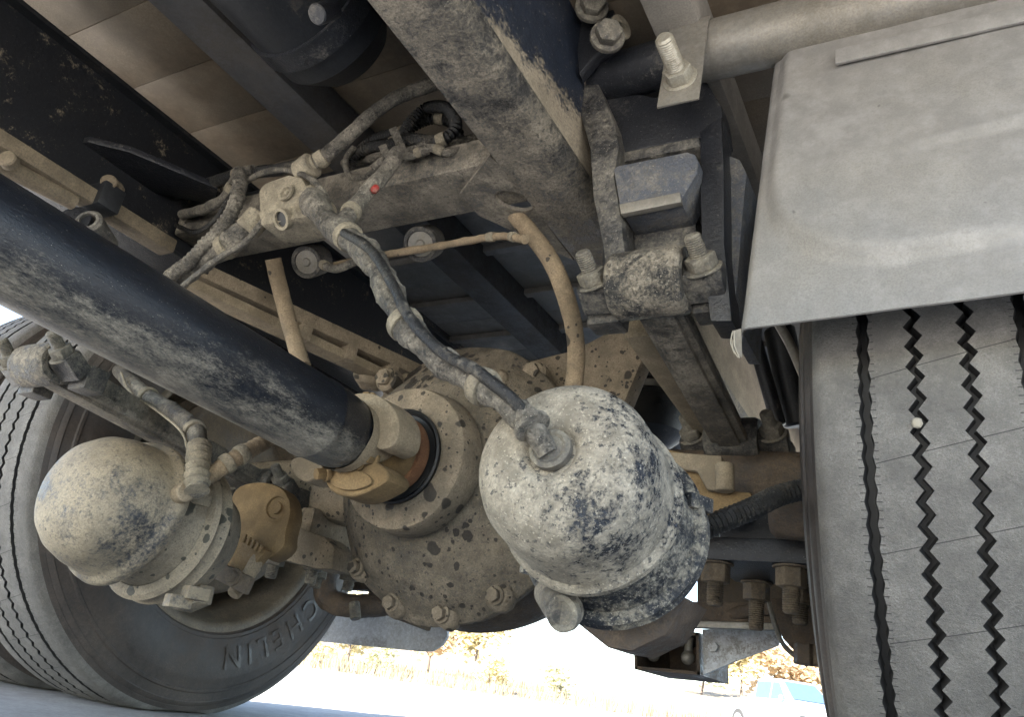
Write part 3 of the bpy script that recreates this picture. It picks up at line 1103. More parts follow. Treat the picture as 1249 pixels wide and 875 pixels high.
for (x, y_, Y, r) in ((450, 462, 1.16, .03), (478, 468, 1.14, .034), (505, 466, 1.15, .024), (542, 486, 1.10, .034), (610, 475, 1.12, .04), (575, 470, 1.15, .035), (640, 470, 1.15, .04)):
    c = at(x, y_, Y=Y)
    MB().ball(c, r, (1, 1, .8), lump=r * .6, seg=24).build('casting_lump', M_axle, ax, ang=60)
for (x, y_, Y) in ((650, 455, 1.13), (470, 462, 1.09)):
    c = at(x, y_, Y=Y)
    MB().cyl(c + Vector((0, .03, .0)), c, .024, 20).build('boss', M_axle, ax)
    hexcap(ax, c, (.1, -1, -.1), .016, .012, M_axle, 'boss_bolt')
MB().prism(pxpoly([(600, 470), (640, 440), (700, 425), (745, 400), (795, 412), (752, 515), (700, 500), (620, 500)], 1.19), (0, .05, 0)).build('top_bracket', M_axle, ax, bevel=.014)
# spring seats with u bolts
def seat(xs, label, mat, um, spread, yb, zplate, grp):
    t = thing('axle_clamp', label, 'clamp', (xs, 1.22, zplate), grp)
    MB().box((xs, 1.265, zplate + .03), (.15, .19, .035)).build('lower_plate', mat, t, bevel=.006)
    MB().box((xs, 1.265, zplate + .075), (.12, .15, .055)).build('saddle', mat, t, bevel=.008)
    for (dx, dy, L) in spread:
        bolt(t, (xs + dx, 1.265 + dy, zplate + .012), (0, 0, -1), .0125, L, .0215, .026, um, spin=dx * 40)
    return t


seat(-.255, 'black spring seat at right with four long brown u bolt ends pointing down', M_black, M_ubolt,
     ((-.062, -.075, .062), (-.035, .075, .075), (.045, -.075, .065), (.082, .02, .075), (.03, .085, .06)), 1.22, .335, 'axle clamps')
ls = seat(-1.19, 'grey spotted spring seat at left with two u bolt ends pointing down', M_axle, M_boltdust,
          ((-.02, -.07, .055), (.05, -.03, .055), (-.03, .075, .05), (.06, .075, .05)), 1.22, .318, 'axle clamps')
MB().prism([at(x, y_, Y=1.16) for x, y_ in ((300, 645), (350, 640), (395, 655), (408, 668), (405, 695), (385, 694), (330, 680), (300, 672))], (0, .06, 0)).build('side_lug', M_axle, ls, bevel=.004)
# brake carriers
bc = thing('brake_bracket', 'smooth ochre brake bracket behind the right brake chamber', 'bracket', at(870, 600, Y=1.08))
MB().prism(pxpoly([(800, 545), (850, 555), (868, 578), (875, 598), (916, 600), (920, 612), (905, 625), (850, 640), (800, 640)], 1.08), (0, .03, 0)).build('plate', M_ochre, bc, bevel=.006)
MB().prism(pxpoly([(805, 550), (880, 556), (884, 600), (862, 598), (850, 575), (805, 570)], 1.065), (0, .014, 0)).build('ear', M_plaintan, bc, bevel=.004)
MB().cyl(at(884, 566, Y=1.06), at(884, 600, Y=1.06), .013).build('pin', M_plaintan, bc)
MB().lathe(at(940, 632, Y=1.12), (1, .03, 0), [(0, 0), (0, .022), (.008, .030), (.10, .034), (.22, .034), (.22, 0)], 32, lump=.003).build('cam_tube', M_brown, bc)

# ================================================================== drive shaft
ds = thing('drive_shaft', 'thick black drive shaft with dust along its underside, running to the differential', 'drive shaft', (XC, 0, .45))
S1 = at(424, 532, X=XC)
SN = at(0, 293, X=XC)
S0 = S1 + (SN - S1).normalized() * 1.6
sdv = (S1 - S0).normalized()
L = (S1 - S0).length
MB().lathe(S0, sdv, [(0, 0), (0, .0535), (L - .60, .0535), (L - .085, .0575), (L - .08, .0592), (L - .074, .0592), (L - .070, .0575), (L - .03, .0565), (L - .01, .053), (L, .049), (L + .004, 0)], 64).build('tube', M_shaft, ds, ang=50)
YC = Vector((XC, .895, .455))
# shaft yoke: two ears on one cross axis; pinion yoke: ears on the other
c1 = Vector((.96, 0, .28)).normalized()
c2 = Vector((-.28, 0, .96)).normalized()


def yoke(parent, base, dirn, crossax, r_base, mat, reach=.100, low=.022):
    """cupped yoke: a thick shell whose rim rises into two rounded ears on the cross axis"""
    d = Vector(dirn).normalized()
    u = (crossax - d * crossax.dot(d)).normalized()
    w = d.cross(u)
    n, m_ = 64, 12
    vs_, fs = [], []
    for lay in (0, 1):
        for j in range(m_ + 1):
            for k in range(n):
                a = 2 * pi * k / n
                e = abs(cos(a))
                top = low + (reach - low) * max(0, (e - .45) / .55) ** .55 if e > .45 else low
                t = top * j / m_
                f = t / reach
                rr = r_base * (1 - .16 * f) * (1 + .10 * f * (1 - e)) - lay * .017
                if lay == 0 and j == m_:
                    rr -= .004
                p = base + d * t + (u * cos(a) + w * sin(a)) * rr
                p += (u * cos(a) + w * sin(a)) * .002 * mnoise.noise(p * 40)
                vs_.append(p)
    N = (m_ + 1) * n
    for lay in (0, 1):
        for j in range(m_):
            for k in range(n):
                k2 = (k + 1) % n
                fs.append((lay * N + j * n + k, lay * N + j * n + k2, lay * N + (j + 1) * n + k2, lay * N + (j + 1) * n + k))
    for k in range(n):
        k2 = (k + 1) % n
        fs.append((m_ * n + k, m_ * n + k2, N + m_ * n + k2, N + m_ * n + k))
    MB().add(vs_, fs).build('yoke_ear', mat, parent, ang=50)
    for s_ in (-1, 1):
        tip = YC + u * s_ * .040
        MB().lathe(tip, u * s_, [(0, 0), (0, .019), (.012, .019), (.014, .015), (.013, .009), (.014, 0)], 24).build('bearing_cap', M_ochre, parent)


yoke(ds, S1 - sdv * .012, sdv, c1, .056, M_plaintan, reach=YC.y - S1.y + .036)
MB().lathe(YC - c1 * .055, c1, [(0, .014), (.03, .016), (.04, .02), (.07, .02), (.08, .016), (.11, .014)], 20).build('u_joint_cross', M_ochre, ds)
MB().lathe(YC - c2 * .055, c2, [(0, .014), (.03, .016), (.04, .02), (.07, .02), (.08, .016), (.11, .014)], 20).build('u_joint_cross', M_ochre, ds)
py = thing('pinion_yoke', 'ochre end yoke of the differential beside a rusty orange slinger ring', 'yoke', YC)
yoke(py, PT - pd * .028, -pd, c2, .054, M_ochre, reach=.088, low=.012)
MB().lathe(PT - pd * .045, pd, [(0, 0), (0, .04), (.01, .048), (.028, .05), (.045, .05)], 40).build('flange', M_brown, py)
MB().lathe(PT - pd * .030, pd, [(-.002, .045), (-.002, .060), (.003, .063), (.018, .063), (.022, .058)], 48).build('slinger', M_rust, py)
for s_ in (-1, 1):
    p = YC + c2 * s_ * .05
    for q in (-1, 1):
        hexcap(py, p + c1 * q * .024 + Vector((0, -.022, 0)), (0, -1, 0), .009, .012, M_ochre, 'cap_bolt')

pts = smooth_poly([(394, 574), (404, 560), (432, 556), (462, 566), (474, 582), (456, 596), (428, 606), (402, 598)])
MB().prism([at(x, y_, Y=.870) for x, y_ in pts], (.004, .05, 0)).build('ear_casting', M_ochre, py, bevel=.009, seg=3)
pts = smooth_poly([(402, 580), (420, 572), (446, 578), (452, 590), (430, 598), (408, 594)])
MB().prism([at(x, y_, Y=.864) for x, y_ in pts], (0, .02, 0)).build('strap', M_ochre, py, bevel=.004)
for (x, y_) in ((398, 578), (436, 564)):
    hexcap(py, at(x, y_, Y=.862), (-.35, -.85, -.3), .0095, .014, M_ochre, 'cap_bolt')
pts = smooth_poly([(428, 484), (452, 480), (474, 492), (486, 514), (482, 540), (462, 548), (452, 530), (440, 512)])
MB().prism([at(x, y_, Y=.858) for x, y_ in pts], (.006, .05, 0)).build('ear_casting', M_plaintan, ds, bevel=.009, seg=3)
pts = smooth_poly([(354, 562), (372, 556), (392, 560), (394, 574), (374, 588), (358, 578)])
MB().prism([at(x, y_, Y=.885) for x, y_ in pts], (.004, .04, 0)).build('ear_casting', M_plaintan, ds, bevel=.008, seg=3)

# ================================================================== brake chambers
def circ(p0, axis, ang, r, up=None):
    u, v, d = frame(axis, up)
    return Vector(p0) + (u * cos(ang) + v * sin(ang)) * r


cr = thing('brake_chamber', 'big black brake chamber near the camera with pale dried mud on its dome', 'brake chamber', at(720, 610, Y=.72), 'brake chambers')
p0 = at(672, 549, Y=.60)
p1 = at(757, 662, Y=.83)
dR = (p1 - p0).normalized()
MB().lathe(p0, dR, [(.006, 0), (.006, .022), (.0005, .027), (-.001, .034), (.000, .046), (.003, .058), (.010, .070), (.022, .0795), (.040, .0850), (.065, .0865), (.108, .0875), (.112, .091), (.115, .0935), (.123, .0935), (.126, .0905), (.128, .082)], 96, lump=.0012, lsc=14).build('head', M_chamR, cr, ang=40)
MB().lathe(p0, dR, [(.124, .078), (.138, .0785), (.165, .082), (.180, .087), (.192, .091), (.205, .091), (.215, .089), (.232, .083), (.250, .074), (.262, .056), (.265, 0)], 80, lump=.0012, lsc=14).build('rear_can', M_chamlow, cr, ang=40)
MB().lathe(p0, dR, [(.188, .090), (.189, .0985), (.193, .102), (.200, .0985), (.205, .0985), (.211, .102), (.216, .0985), (.217, .089)], 80).build('clamp_band', M_chamlow, cr, ang=40)
# port on the lower left of the rear can
pp_ = at(680, 735, Y=.76)
MB().cyl(at(672, 722, Y=.79), at(690, 748, Y=.735), .019, 24).build('port', M_cross, cr)
MB().lathe(at(690, 748, Y=.737), Vector((-.1, -1, -.3)), [(0, 0.014), (0, .018), (.008, .018), (.008, .012), (.005, .011), (.005, 0)], 24).build('port_ring', M_boltdust, cr)
MB().prism(pxpoly([(690, 750), (740, 790), (770, 795), (812, 775), (840, 730), (790, 720)], .85), (0, .08, 0)).build('mount_foot', M_brown, cr, bevel=.004)
for (x, y_) in ((640, 690), (835, 610)):
    c = at(x, y_, Y=.79)
    MB().beam(c, c + Vector((.015, .03, .0)), .02, .016).build('clamp_lug', M_chamlow, cr, bevel=.002)
# thin relief ridge and dark hole on the front can
c = circ(p0 + dR * .05, dR, 0, .09)

ft = thing('hose_fitting', 'muddy elbow fitting in the middle of the near brake chamber dome', 'fitting', p0)
MB().lathe(p0 + dR * .004, -dR, [(0, 0), (0, .019), (.008, .019), (.010, .015), (.0085, .012), (.010, .009), (.010, 0)], 24, lump=.001).build('plug', M_boltdust, ft)
e = p0 - dR * .004
MB().tube([e + Vector((.0, 0, -.006)), e + Vector((-.006, -.004, .004)), at(651, 524, Y=.585), at(640, 508, Y=.585)], .0105, 14, lump=.001).build('elbow', M_hose, ft)
hexcap(ft, at(648, 519, Y=.58), (at(640, 508, Y=.58) - at(655, 530, Y=.58)).normalized(), .013, .012, M_hose, 'elbow_nut')

cl_ = thing('brake_chamber', 'far brake chamber under smooth tan mud in front of the left wheel', 'brake chamber', at(160, 630, Y=.72), 'brake chambers')
q0 = at(78, 589, Y=.625)
q1 = at(228, 656, Y=.86)
dL = (q1 - q0).normalized()
MB().lathe(q0, dL, [(.0, 0), (.001, .03), (.007, .053), (.02, .073), (.04, .088), (.065, .0955), (.09, .098), (.097, .100), (.102, .106), (.110, .108), (.118, .106), (.122, .098), (.124, .09)], 96, lump=.006, lsc=11).build('head', M_chamL, cl_, ang=40)
MB().lathe(q0, dL, [(.120, .086), (.14, .0865), (.162, .088), (.180, .095), (.200, .097), (.235, .091), (.262, .083), (.28, .06), (.285, 0)], 80, lump=.002, lsc=12).build('rear_can', M_chambody, cl_, ang=40)
MB().lathe(q0, dL, [(.172, .094), (.174, .107), (.181, .1125), (.188, .107), (.197, .107), (.205, .1125), (.212, .107), (.214, .093)], 80).build('clamp_band', M_chambody, cl_, ang=40)
for (x, y_, Y) in ((228, 607, .78), (203, 732, .78), (225, 722, .79)):
    c = at(x, y_, Y=Y)
    MB().beam(c, c + Vector((.012, .03, .0)), .03, .018).build('clamp_lug', M_chamL, cl_, bevel=.003)
c = at(215, 605, Y=.74)
MB().cyl(c, at(228, 600, Y=.73), .014).build('port', M_plaintan, cl_)
MB().prism(pxpoly([(215, 720), (245, 712), (240, 735), (215, 745), (196, 738)], .86), (0, .03, 0)).build('mount_foot', M_chamL, cl_, bevel=.004)

# slack adjuster at the left wheel
sa = thing('slack_adjuster', 'ochre teardrop slack adjuster with a pinned fork beside the far brake chamber', 'slack adjuster', at(315, 640, Y=1.0))
pts = smooth_poly([(285, 600), (315, 588), (345, 597), (354, 622), (348, 650), (345, 668), (325, 682), (305, 672), (292, 700), (276, 700), (275, 650)])
MB().prism([at(x, y_, Y=1.0) for x, y_ in pts], (-.01, .045, 0)).build('arm', M_ochre, sa, bevel=.006)
c = at(338, 620, Y=.998)
MB().lathe(c, (.2, -1, -.05), [(-.01, .026), (.002, .026), (.003, .02), (.0, .018), (.0, .011), (.004, .01), (.004, 0)], 32).build('end_cap', M_ochre, sa)
MB().prism([at(x, y_, Y=.985) for x, y_ in ((296, 655), (325, 672), (300, 700), (280, 712), (276, 700), (288, 672))], (0, .02, 0)).build('fork', M_ochre, sa, bevel=.003)
for k in range(5):
    a, b_ = at(300 + 5 * k, 652 + 3.4 * k, Y=.982), at(296 + 5 * k, 662 + 3.4 * k, Y=.982)
    MB().beam(a, b_, .004, .006).build('tooth', M_ochre, sa, bevel=.001)
MB().beam(at(262, 694, Y=.97), at(305, 716, Y=.97), .012, .028, up=(0, 0, 1)).build('fork_strap', M_drum, sa, bevel=.003)
hexcap(sa, at(285, 704, Y=.962), (0, -1, 0), .011, .008, M_drum, 'fork_pin')
for a, b_ in (((320, 672), (300, 708)), ((312, 690), (286, 722)), ((296, 712), (284, 726))):
    MB().cyl(at(*a, Y=1.0), at(*b_, Y=.985), .012, 14).build('fork_leg', M_plaintan, sa)

# ================================================================== air valve and hoses
hose('cable', 'thin wire looping over the top of the pale valve block', [(300, 222, .68), (318, 212, .665), (340, 207, .655), (362, 210, .65), (384, 222, .645), (398, 240, .64)], .0045, M_hose, 'cable', lump=.001)
hose('cable', 'thin dark wire sagging left of the valve beside the corrugated hose', [(215, 275, .70), (238, 283, .69), (262, 268, .68), (280, 240, .68), (296, 222, .685)], .004, M_hosedark, 'cable')
hose('cable', 'pale wire running along the thick muddy hose to the shaft', [(322, 268, .645), (298, 296, .645), (262, 318, .65), (228, 345, .66), (206, 362, .665)], .0045, M_hose, 'cable', lump=.001)
va = thing('air_valve', 'valve block caked in pale mud on the crossmember with a round hole below', 'valve', at(347, 245, Y=.66))
m = MB()
VB = [(314, 232), (322, 222), (352, 212), (368, 216), (378, 236), (382, 262), (350, 270), (330, 274), (316, 272)]
vb = [at(x, y_, Y=.645) for x, y_ in VB]
m.prism(vb, (0, .055, 0))
m.build('body', M_valve, va, bevel=.007)
MB().prism([at(x, y_, Y=.641) for x, y_ in ((314, 258), (381, 248), (384, 262), (318, 275))], (0, .05, 0)).build('lower_flange', M_valve, va, bevel=.004)
c = at(346, 267, Y=.642)
MB().lathe(c, (-.1, -.75, -.6), [(-.002, .0155), (.006, .0155), (.006, .011), (-.02, .011), (-.02, 0)], 24).build('port_hole', M_valve, va)
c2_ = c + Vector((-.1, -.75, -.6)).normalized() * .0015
MB().lathe(c2_, (-.1, -.75, -.6), [(0, 0), (0, .0107), (.001, .0107), (.001, 0)], 20).build('port_shade_disc', M_seal, va)  # black disc added for the shade inside the port hole
MB().lathe(at(350, 236, Y=.642), (0, -1, 0), [(0, .013), (.004, .013), (.004, .009), (0, .008), (0, .004), (.003, .003), (.003, 0)], 20).build('cap', M_valve, va)
for (a, b_) in (((318, 262), (300, 282)), ((378, 240), (396, 262)), ((366, 212), (382, 200))):
    MB().cyl(at(*a, Y=.66), at(*b_, Y=.655), .019, 18).build('fitting', M_valve, va)

hose('air_hose', 'thin muddy hose rising right from the pale valve to the frame rail', [(372, 207, .66), (400, 188, .66), (440, 152, .67), (478, 122, .68), (530, 101, .70)], .0105, M_hose, bands=(.1, .2), lump=.0015)
hose('air_hose', 'thick lumpy mud covered hose from the valve down left to behind the shaft', [(316, 265, .66), (290, 290, .66), (250, 318, .67), (205, 348, .68), (180, 366, .68)], .0165, M_hose, bands=(.35, .7), lump=.006, lsc=45)
hose('air_hose', 'corrugated black hose curving from the left bundle down over the thick muddy hose', [(292, 212, .67), (290, 240, .65), (272, 275, .645), (235, 315, .65), (200, 345, .66)], .0105, M_hose, corr=.22, cpitch=.009, lump=.002)
hose('wiring_harness', 'long muddy wrapped harness drooping from the valve to the near brake chamber', [(380, 243, .64), (400, 270, .63), (428, 292, .62), (455, 318, .61), (474, 355, .60), (494, 396, .595), (528, 432, .59), (565, 457, .585), (604, 482, .58), (640, 510, .583)],
     lambda t: .0180 - .006 * t + .0022 * sin(t * 46), M_hose, 'harness', bands=(.22, .56, .86), n=12, lump=.003, lsc=60)
hose('cable', 'thin grey cable lying along the drooping muddy harness', [(420, 284, .60), (452, 305, .59), (478, 345, .58), (500, 388, .575), (540, 430, .57), (580, 452, .565), (622, 485, .57), (640, 506, .575)], .006, M_hosedark, 'cable', lump=.001)
hose('air_hose', 'black hose dropping from the coil cluster to meet the muddy harness', [(486, 186, .69), (468, 212, .67), (440, 243, .65), (416, 276, .62)], .0110, M_hose, bands=(.85,), lump=.002)
c = at(457, 231, Y=.655)
o = MB().ball(c, .0062, (1, .8, 1.1), lump=.003, seg=10).build('cap', M_red)
meta(o, 'small red plastic cap beside the black hose on the crossmember', 'cap')
hose('cable_coil', 'ribbed black cable coil looped beside the frame rail', [(470, 178, .74), (500, 170, .73), (535, 172, .73), (556, 155, .735), (545, 132, .74), (520, 132, .75), (500, 150, .745), (485, 172, .74), (450, 180, .75), (430, 195, .75), (428, 212, .75), (442, 219, .75)], .0085, M_hosedark, 'cable', bands=(.2, .65), corr=.3, cpitch=.006)
hose('cable', 'thin grey cable passing behind the ribbed coil to the rail', [(420, 200, .78), (470, 190, .76), (520, 185, .76), (585, 168, .78)], .008, M_hose, 'cable', bands=(.4, .6), lump=.001)
hose('cable', 'small looping wire hanging below the ribbed coil', [(432, 180, .74), (422, 195, .735), (426, 214, .735), (446, 216, .735), (470, 196, .735), (500, 183, .735), (520, 176, .735)], .005, M_hose, 'cable')
hose('cable_coil', 'second ribbed hose doubling back behind the looped cable coil', [(432, 188, .79), (460, 168, .78), (492, 160, .77), (522, 146, .77), (548, 148, .78), (560, 168, .79), (540, 184, .79), (505, 178, .78)], .008, M_hosedark, 'cable', bands=(.3, .5), corr=.3, cpitch=.006)
hose('cable', 'thin pale cable bound across the ribbed coil by ties', [(455, 205, .72), (478, 188, .715), (500, 190, .715), (524, 180, .715), (548, 186, .73), (582, 176, .76)], .006, M_hose, 'cable', bands=(.25, .5, .7), lump=.001)
tk = thing('tie_strap', 'muddy strap knot binding the ribbed cables beside the frame rail', 'strap', at(490, 178, Y=.71))
for (x, y_, s1) in ((484, 168, .016), (492, 186, .014), (516, 182, .011), (470, 186, .012)):
    MB().lathe(at(x, y_, Y=.715), (.8, .3, .5), [(-.006, s1 * .8), (-.006, s1), (.006, s1), (.006, s1 * .8)], 18, lump=.002).build('loop', M_hose, tk)
hose('wire_bundle', 'dark wire bundle tied up left of the pale valve', [(180, 247, .72), (230, 232, .71), (285, 215, .70), (330, 208, .70), (372, 200, .72)], .0105, M_hosedark, 'wires', bands=(.55, .62), lump=.003)
hose('wire_bundle', 'short dusty wire bundle ending in a blue tip under the dark bundle', [(222, 262, .72), (250, 255, .71), (275, 240, .70), (292, 214, .69), (310, 207, .69)], .009, M_hose, 'wires', bands=(.6,), lump=.002)
hose('brake_hose', 'bare tan hose curving from the rail down behind the near brake chamber', [(628, 262, .86), (650, 288, .85), (670, 315, .86), (686, 350, .88), (699, 395, .92), (703, 440, .95), (696, 500, .97)], .0135, M_hosetan, 'hose', lump=.0008)
hose('brake_hose', 'short tan hose dropping behind the drive shaft', [(333, 316, .82), (341, 350, .85), (353, 395, .87), (369, 448, .88)], .0145, M_hosetan, 'hose', lump=.0008)
t = hose('cable', 'twisted tan cable strung under the crossmember between the round cans and rail', [(395, 326, .84), (440, 316, .85), (500, 306, .85), (560, 296, .84), (610, 288, .83), (640, 292, .80)], .006, M_hosetan, 'cable', bands=(.75, .9), lump=.002)
hose('cable', 'black loop of cable beside the left round can', [(392, 322, .84), (410, 328, .83), (436, 318, .83), (460, 308, .84)], .007, M_hose, 'cable', bands=(.1,))
hose('brake_hose', 'dusty hose with white tape running along the left torque rod down to the far chamber', [(146, 452, .86), (172, 478, .84), (210, 502, .82), (238, 526, .79), (244, 560, .76), (241, 598, .735)], .0145, M_hose, 'hose', bands=(.25, .6), lump=.002)
hose('cable', 'thin white wire hanging along the dusty hose by the far chamber', [(148, 455, .83), (160, 480, .82), (190, 500, .80), (222, 528, .77), (230, 560, .745), (235, 582, .735)], .0022, M_valve, 'cable')
hose('brake_hose', 'short ribbed tan hose joining the far chamber elbow from the right', [(252, 584, .76), (280, 564, .78), (300, 552, .80), (328, 536, .84)], .0125, M_hosetan, 'hose', bands=(.3, .6), corr=.1, cpitch=.012)
el = thing('hose_fitting', 'muddy ribbed elbow fitting at the top of the far brake chamber', 'fitting', at(242, 585, Y=.74))
MB().tube([at(243, 545, Y=.75), at(241, 570, Y=.74), at(240, 600, Y=.735)], .0165, corr=.22, cpitch=.014, lump=.002).build('elbow', M_valve, el)
hose('air_hose', 'black corrugated hose crossing the ochre bracket towards the right wheel', [(850, 650, .93), (880, 636, .95), (915, 622, .98), (950, 605, 1.02), (1000, 592, 1.06)], .0125, M_hosedark, 'hose', corr=.3, cpitch=.007)

# pipes running down left behind the drive shaft
lsp = thing('leaf_spring', 'pair of long tan spring leaves behind the drive shaft with clips', 'spring', at(400, 400, X=-1.12))
a, b_ = at(225, 325, X=-1.13), at(540, 470, Y=1.3)
MB().beam(a, b_, .04, .028).build('leaf', M_tan, lsp, bevel=.004)
a2, b2 = at(215, 342, X=-1.13), at(520, 485, Y=1.28)
MB().beam(a2, b2, .045, .018).build('leaf', M_plaintan, lsp, bevel=.003)
for f in (.42, .6, .78):
    c = a.lerp(b_, f).lerp(a2.lerp(b2, f), .5)
    MB().beam(c - (b_ - a).normalized() * .012, c + (b_ - a).normalized() * .012,   .050, .052).build('clip', M_tan, lsp, bevel=.004)
bk = thing('backing_plate', 'black spattered plate behind the tan spring leaves', 'plate', at(380, 380, X=-1.2))
MB().prism([at(x, y_, X=-1.205) for x, y_ in ((270, 380), (300, 320), (430, 320), (600, 440), (600, 500), (420, 500))], (-.01, 0, 0)).build('panel', dirty('black plate with tan spatter', (.014, .014, .015), (.30, .25, .17), cov=.28, scale=26, fleck=.5, bump=.4, soft=.03), bk)

# air spring and dark gear behind the torque rod
rs_ = thing('rubber_stop', 'pale cream round stop just above the grey pole', 'stop', at(940, 0, Y=.85))
MB().lathe(at(938, 6, Y=.84), (.05, .1, 1), [(0, 0), (0, .022), (.03, .024), (.06, .022), (.1, .022), (.1, 0)], 28).build('cushion', M_valve, rs_)
fc = thing('floor_clip', 'small dark clip hanging from the floor behind the tan hose', 'clip', at(630, 380, Y=1.6))
c = at(628, 384, Y=1.6)
MB().beam(c + Vector((-.03, 0, .02)), c + Vector((.03, 0, .02)), .03, .012).build('plate', M_black, fc, bevel=.002)
MB().lathe(c, (.2, -1, 0), [(0, .014), (0, .024), (.02, .024), (.02, .014), (0, .014)], 20).build('loop', M_dark, fc)
asp = thing('air_spring', 'dark air spring with a pale disc behind the near brake chamber', 'air spring', (-.52, 1.62, .7))
c = at(792, 480, Y=1.6)
MB().lathe(c + Vector((0, 0, -.13)), (0, 0, 1), [(0, 0), (0, .05), (.03, .085), (.07, .095), (.11, .085), (.13, .05), (.135, .045), (.14, .045), (.15, .06), (.16, .06), (.16, 0)], 40).build('bellows', M_dark, asp)
MB().lathe(c + Vector((0, 0, .0)), (0, 0, 1), [(0, 0), (0, .05), (.012, .055), (.02, .05), (.02, 0)], 40).build('piston_disc', M_galv, asp)
sh = thing('shock_absorber', 'black upright shock absorber behind the right wheel guard', 'shock absorber', at(960, 470, Y=1.5))
MB().cyl(at(950, 400, Y=1.45), at(975, 520, Y=1.5), .03).build('tube', M_dark, sh)
MB().cyl(at(915, 395, Y=1.4), at(950, 520, Y=1.45), .014).build('rod', M_black, sh)
MB().tube([at(948, 392, Y=1.2), at(966, 425, Y=1.22), at(985, 470, Y=1.24)], .008).build('line', M_galv, sh)

# ================================================================== rear things under the body
br = thing('shock_mount', 'open brown box bracket hanging at the rear with two rod ends and a pale side', 'bracket', at(815, 800, Y=1.65))
TLq, TRq, BRq, BLq = (at(x, y_, Y=1.62) for x, y_ in ((772, 770), (852, 772), (854, 824), (774, 817)))
dep = Vector((0, .22, 0))
m = MB()
for a, b_, n_ in ((BLq, BRq, Vector((0, 0, .006))), (TLq, TRq, Vector((0, 0, -.006)))):
    m.prism([a, b_, b_ + dep, a + dep], n_)
for a, b_, n_ in ((TLq, BLq, Vector((.006, 0, 0))), (TRq, BRq, Vector((-.006, 0, 0)))):
    m.prism([a, b_, b_ + dep, a + dep], n_)
m.prism([TLq + dep, TRq + dep, BRq + dep, BLq + dep], Vector((0, .006, 0)))
m.build('box', M_brown, br)
MB().prism([at(x, y_, Y=1.63) for x, y_ in ((856, 768), (955, 768), (949, 788), (900, 806), (858, 824))], (0, .01, 0)).build('side_plate', M_paleplate, br, bevel=.002)
for (x, y_, x2, y2) in ((797, 802, 803, 765), (839, 806, 842, 765)):
    MB().cyl(at(x, y_, Y=1.66), at(x2, y2, Y=1.67), .009).ball(at(x, y_ - 3, Y=1.655), .014).build('rod_end', M_galv, br)
MB().lathe(at(870, 790, Y=1.625), (0, -1, 0), [(0, 0), (0, .011), (.006, .010), (.006, 0)], 6).build('bolt_head', M_paleplate, br)
MB().prism(pxpoly([(850, 690), (1010, 690), (1010, 742), (960, 745), (850, 745)], 1.56), (0, .015, 0)).build('web_plate', M_drum, br, bevel=.002)
rc = thing('rear_crossmember', 'dark lower cross bar behind the u bolts at right', 'crossmember', at(880, 750, Y=1.5))
MB().beam(at(825, 748, Y=1.50), at(1030, 752, Y=1.50), .05, .035).build('bar', M_brown, rc, bevel=.005)
MB().beam(at(825, 762, Y=1.48), at(960, 766, Y=1.48), .02, .012).build('strip', M_galv, rc, bevel=.002)
MB().tube([at(812, 738, Y=1.55), at(870, 752, Y=1.5), at(940, 742, Y=1.46), at(1020, 746, Y=1.44)], .012).build('rod', M_brown, rc)
MB().tube([at(938, 735, Y=1.38), at(946, 765, Y=1.38), at(958, 790, Y=1.40), at(985, 812, Y=1.42)], .004).build('wire', M_galv, rc)
MB().prism(pxpoly([(940, 730), (1020, 730), (1020, 815), (985, 812), (955, 780), (944, 755)], 1.42), (0, .02, 0)).build('end_plate', M_brown, rc, bevel=.003)
for (x, y_) in ((982, 798), (1003, 800)):
    MB().cyl(at(x, y_ - 12, Y=1.40), at(x, y_ + 14, Y=1.40), .018, 6, .1).build('nut', M_brown, rc, ang=20)
mf = thing('mud_flap', 'pale grey mud flap with rounded lower corner behind the left wheel', 'mud flap', at(470, 770, Y=1.9))
MB().prism([at(x, y_, Y=1.9) for x, y_ in ((340, 715), (538, 745), (546, 765), (545, 778), (538, 788), (526, 795), (510, 795), (340, 778))], (0, .012, 0)).build('flap', M_flap, mf, bevel=.002)
sb = thing('stabilizer_bar', 'grey brown bent stabilizer arm beside the left wheel under the axle', 'stabilizer', at(420, 730, Y=1.45))
MB().tube([at(402, 690, Y=1.42), at(396, 712, Y=1.42), at(402, 732, Y=1.43), at(430, 740, Y=1.45), at(470, 738, Y=1.5)], .026, lump=.002).build('arm', M_brown, sb)
MB().beam(at(448, 728, Y=1.5), at(528, 758, Y=1.62), .02, .05).build('link', M_drum, sb, bevel=.005)
MB().beam(at(425, 712, Y=1.52), at(505, 718, Y=1.6), .04, .03).build('upper_bar', M_brown, sb, bevel=.005)
MB().cyl(at(432, 735, Y=1.42), at(434, 756, Y=1.42), .012, 8).build('stud', M_boltdust, sb)
MB().prism([at(x, y_, Y=1.6) for x, y_ in ((452, 662), (478, 668), (480, 690), (462, 690), (448, 678))], (0, .05, 0)).build('rubber_block', M_seal, sb, bevel=.004)


# ================================================================== far background
def polar(px_, py_, dist):
    d = ROT @ Vector(((px_ - 624.5) / F_PX, -(py_ - 437.5) / F_PX, -1))
    d.z = 0
    d.normalize()
    return Vector((d.x * dist, d.y * dist, 0))


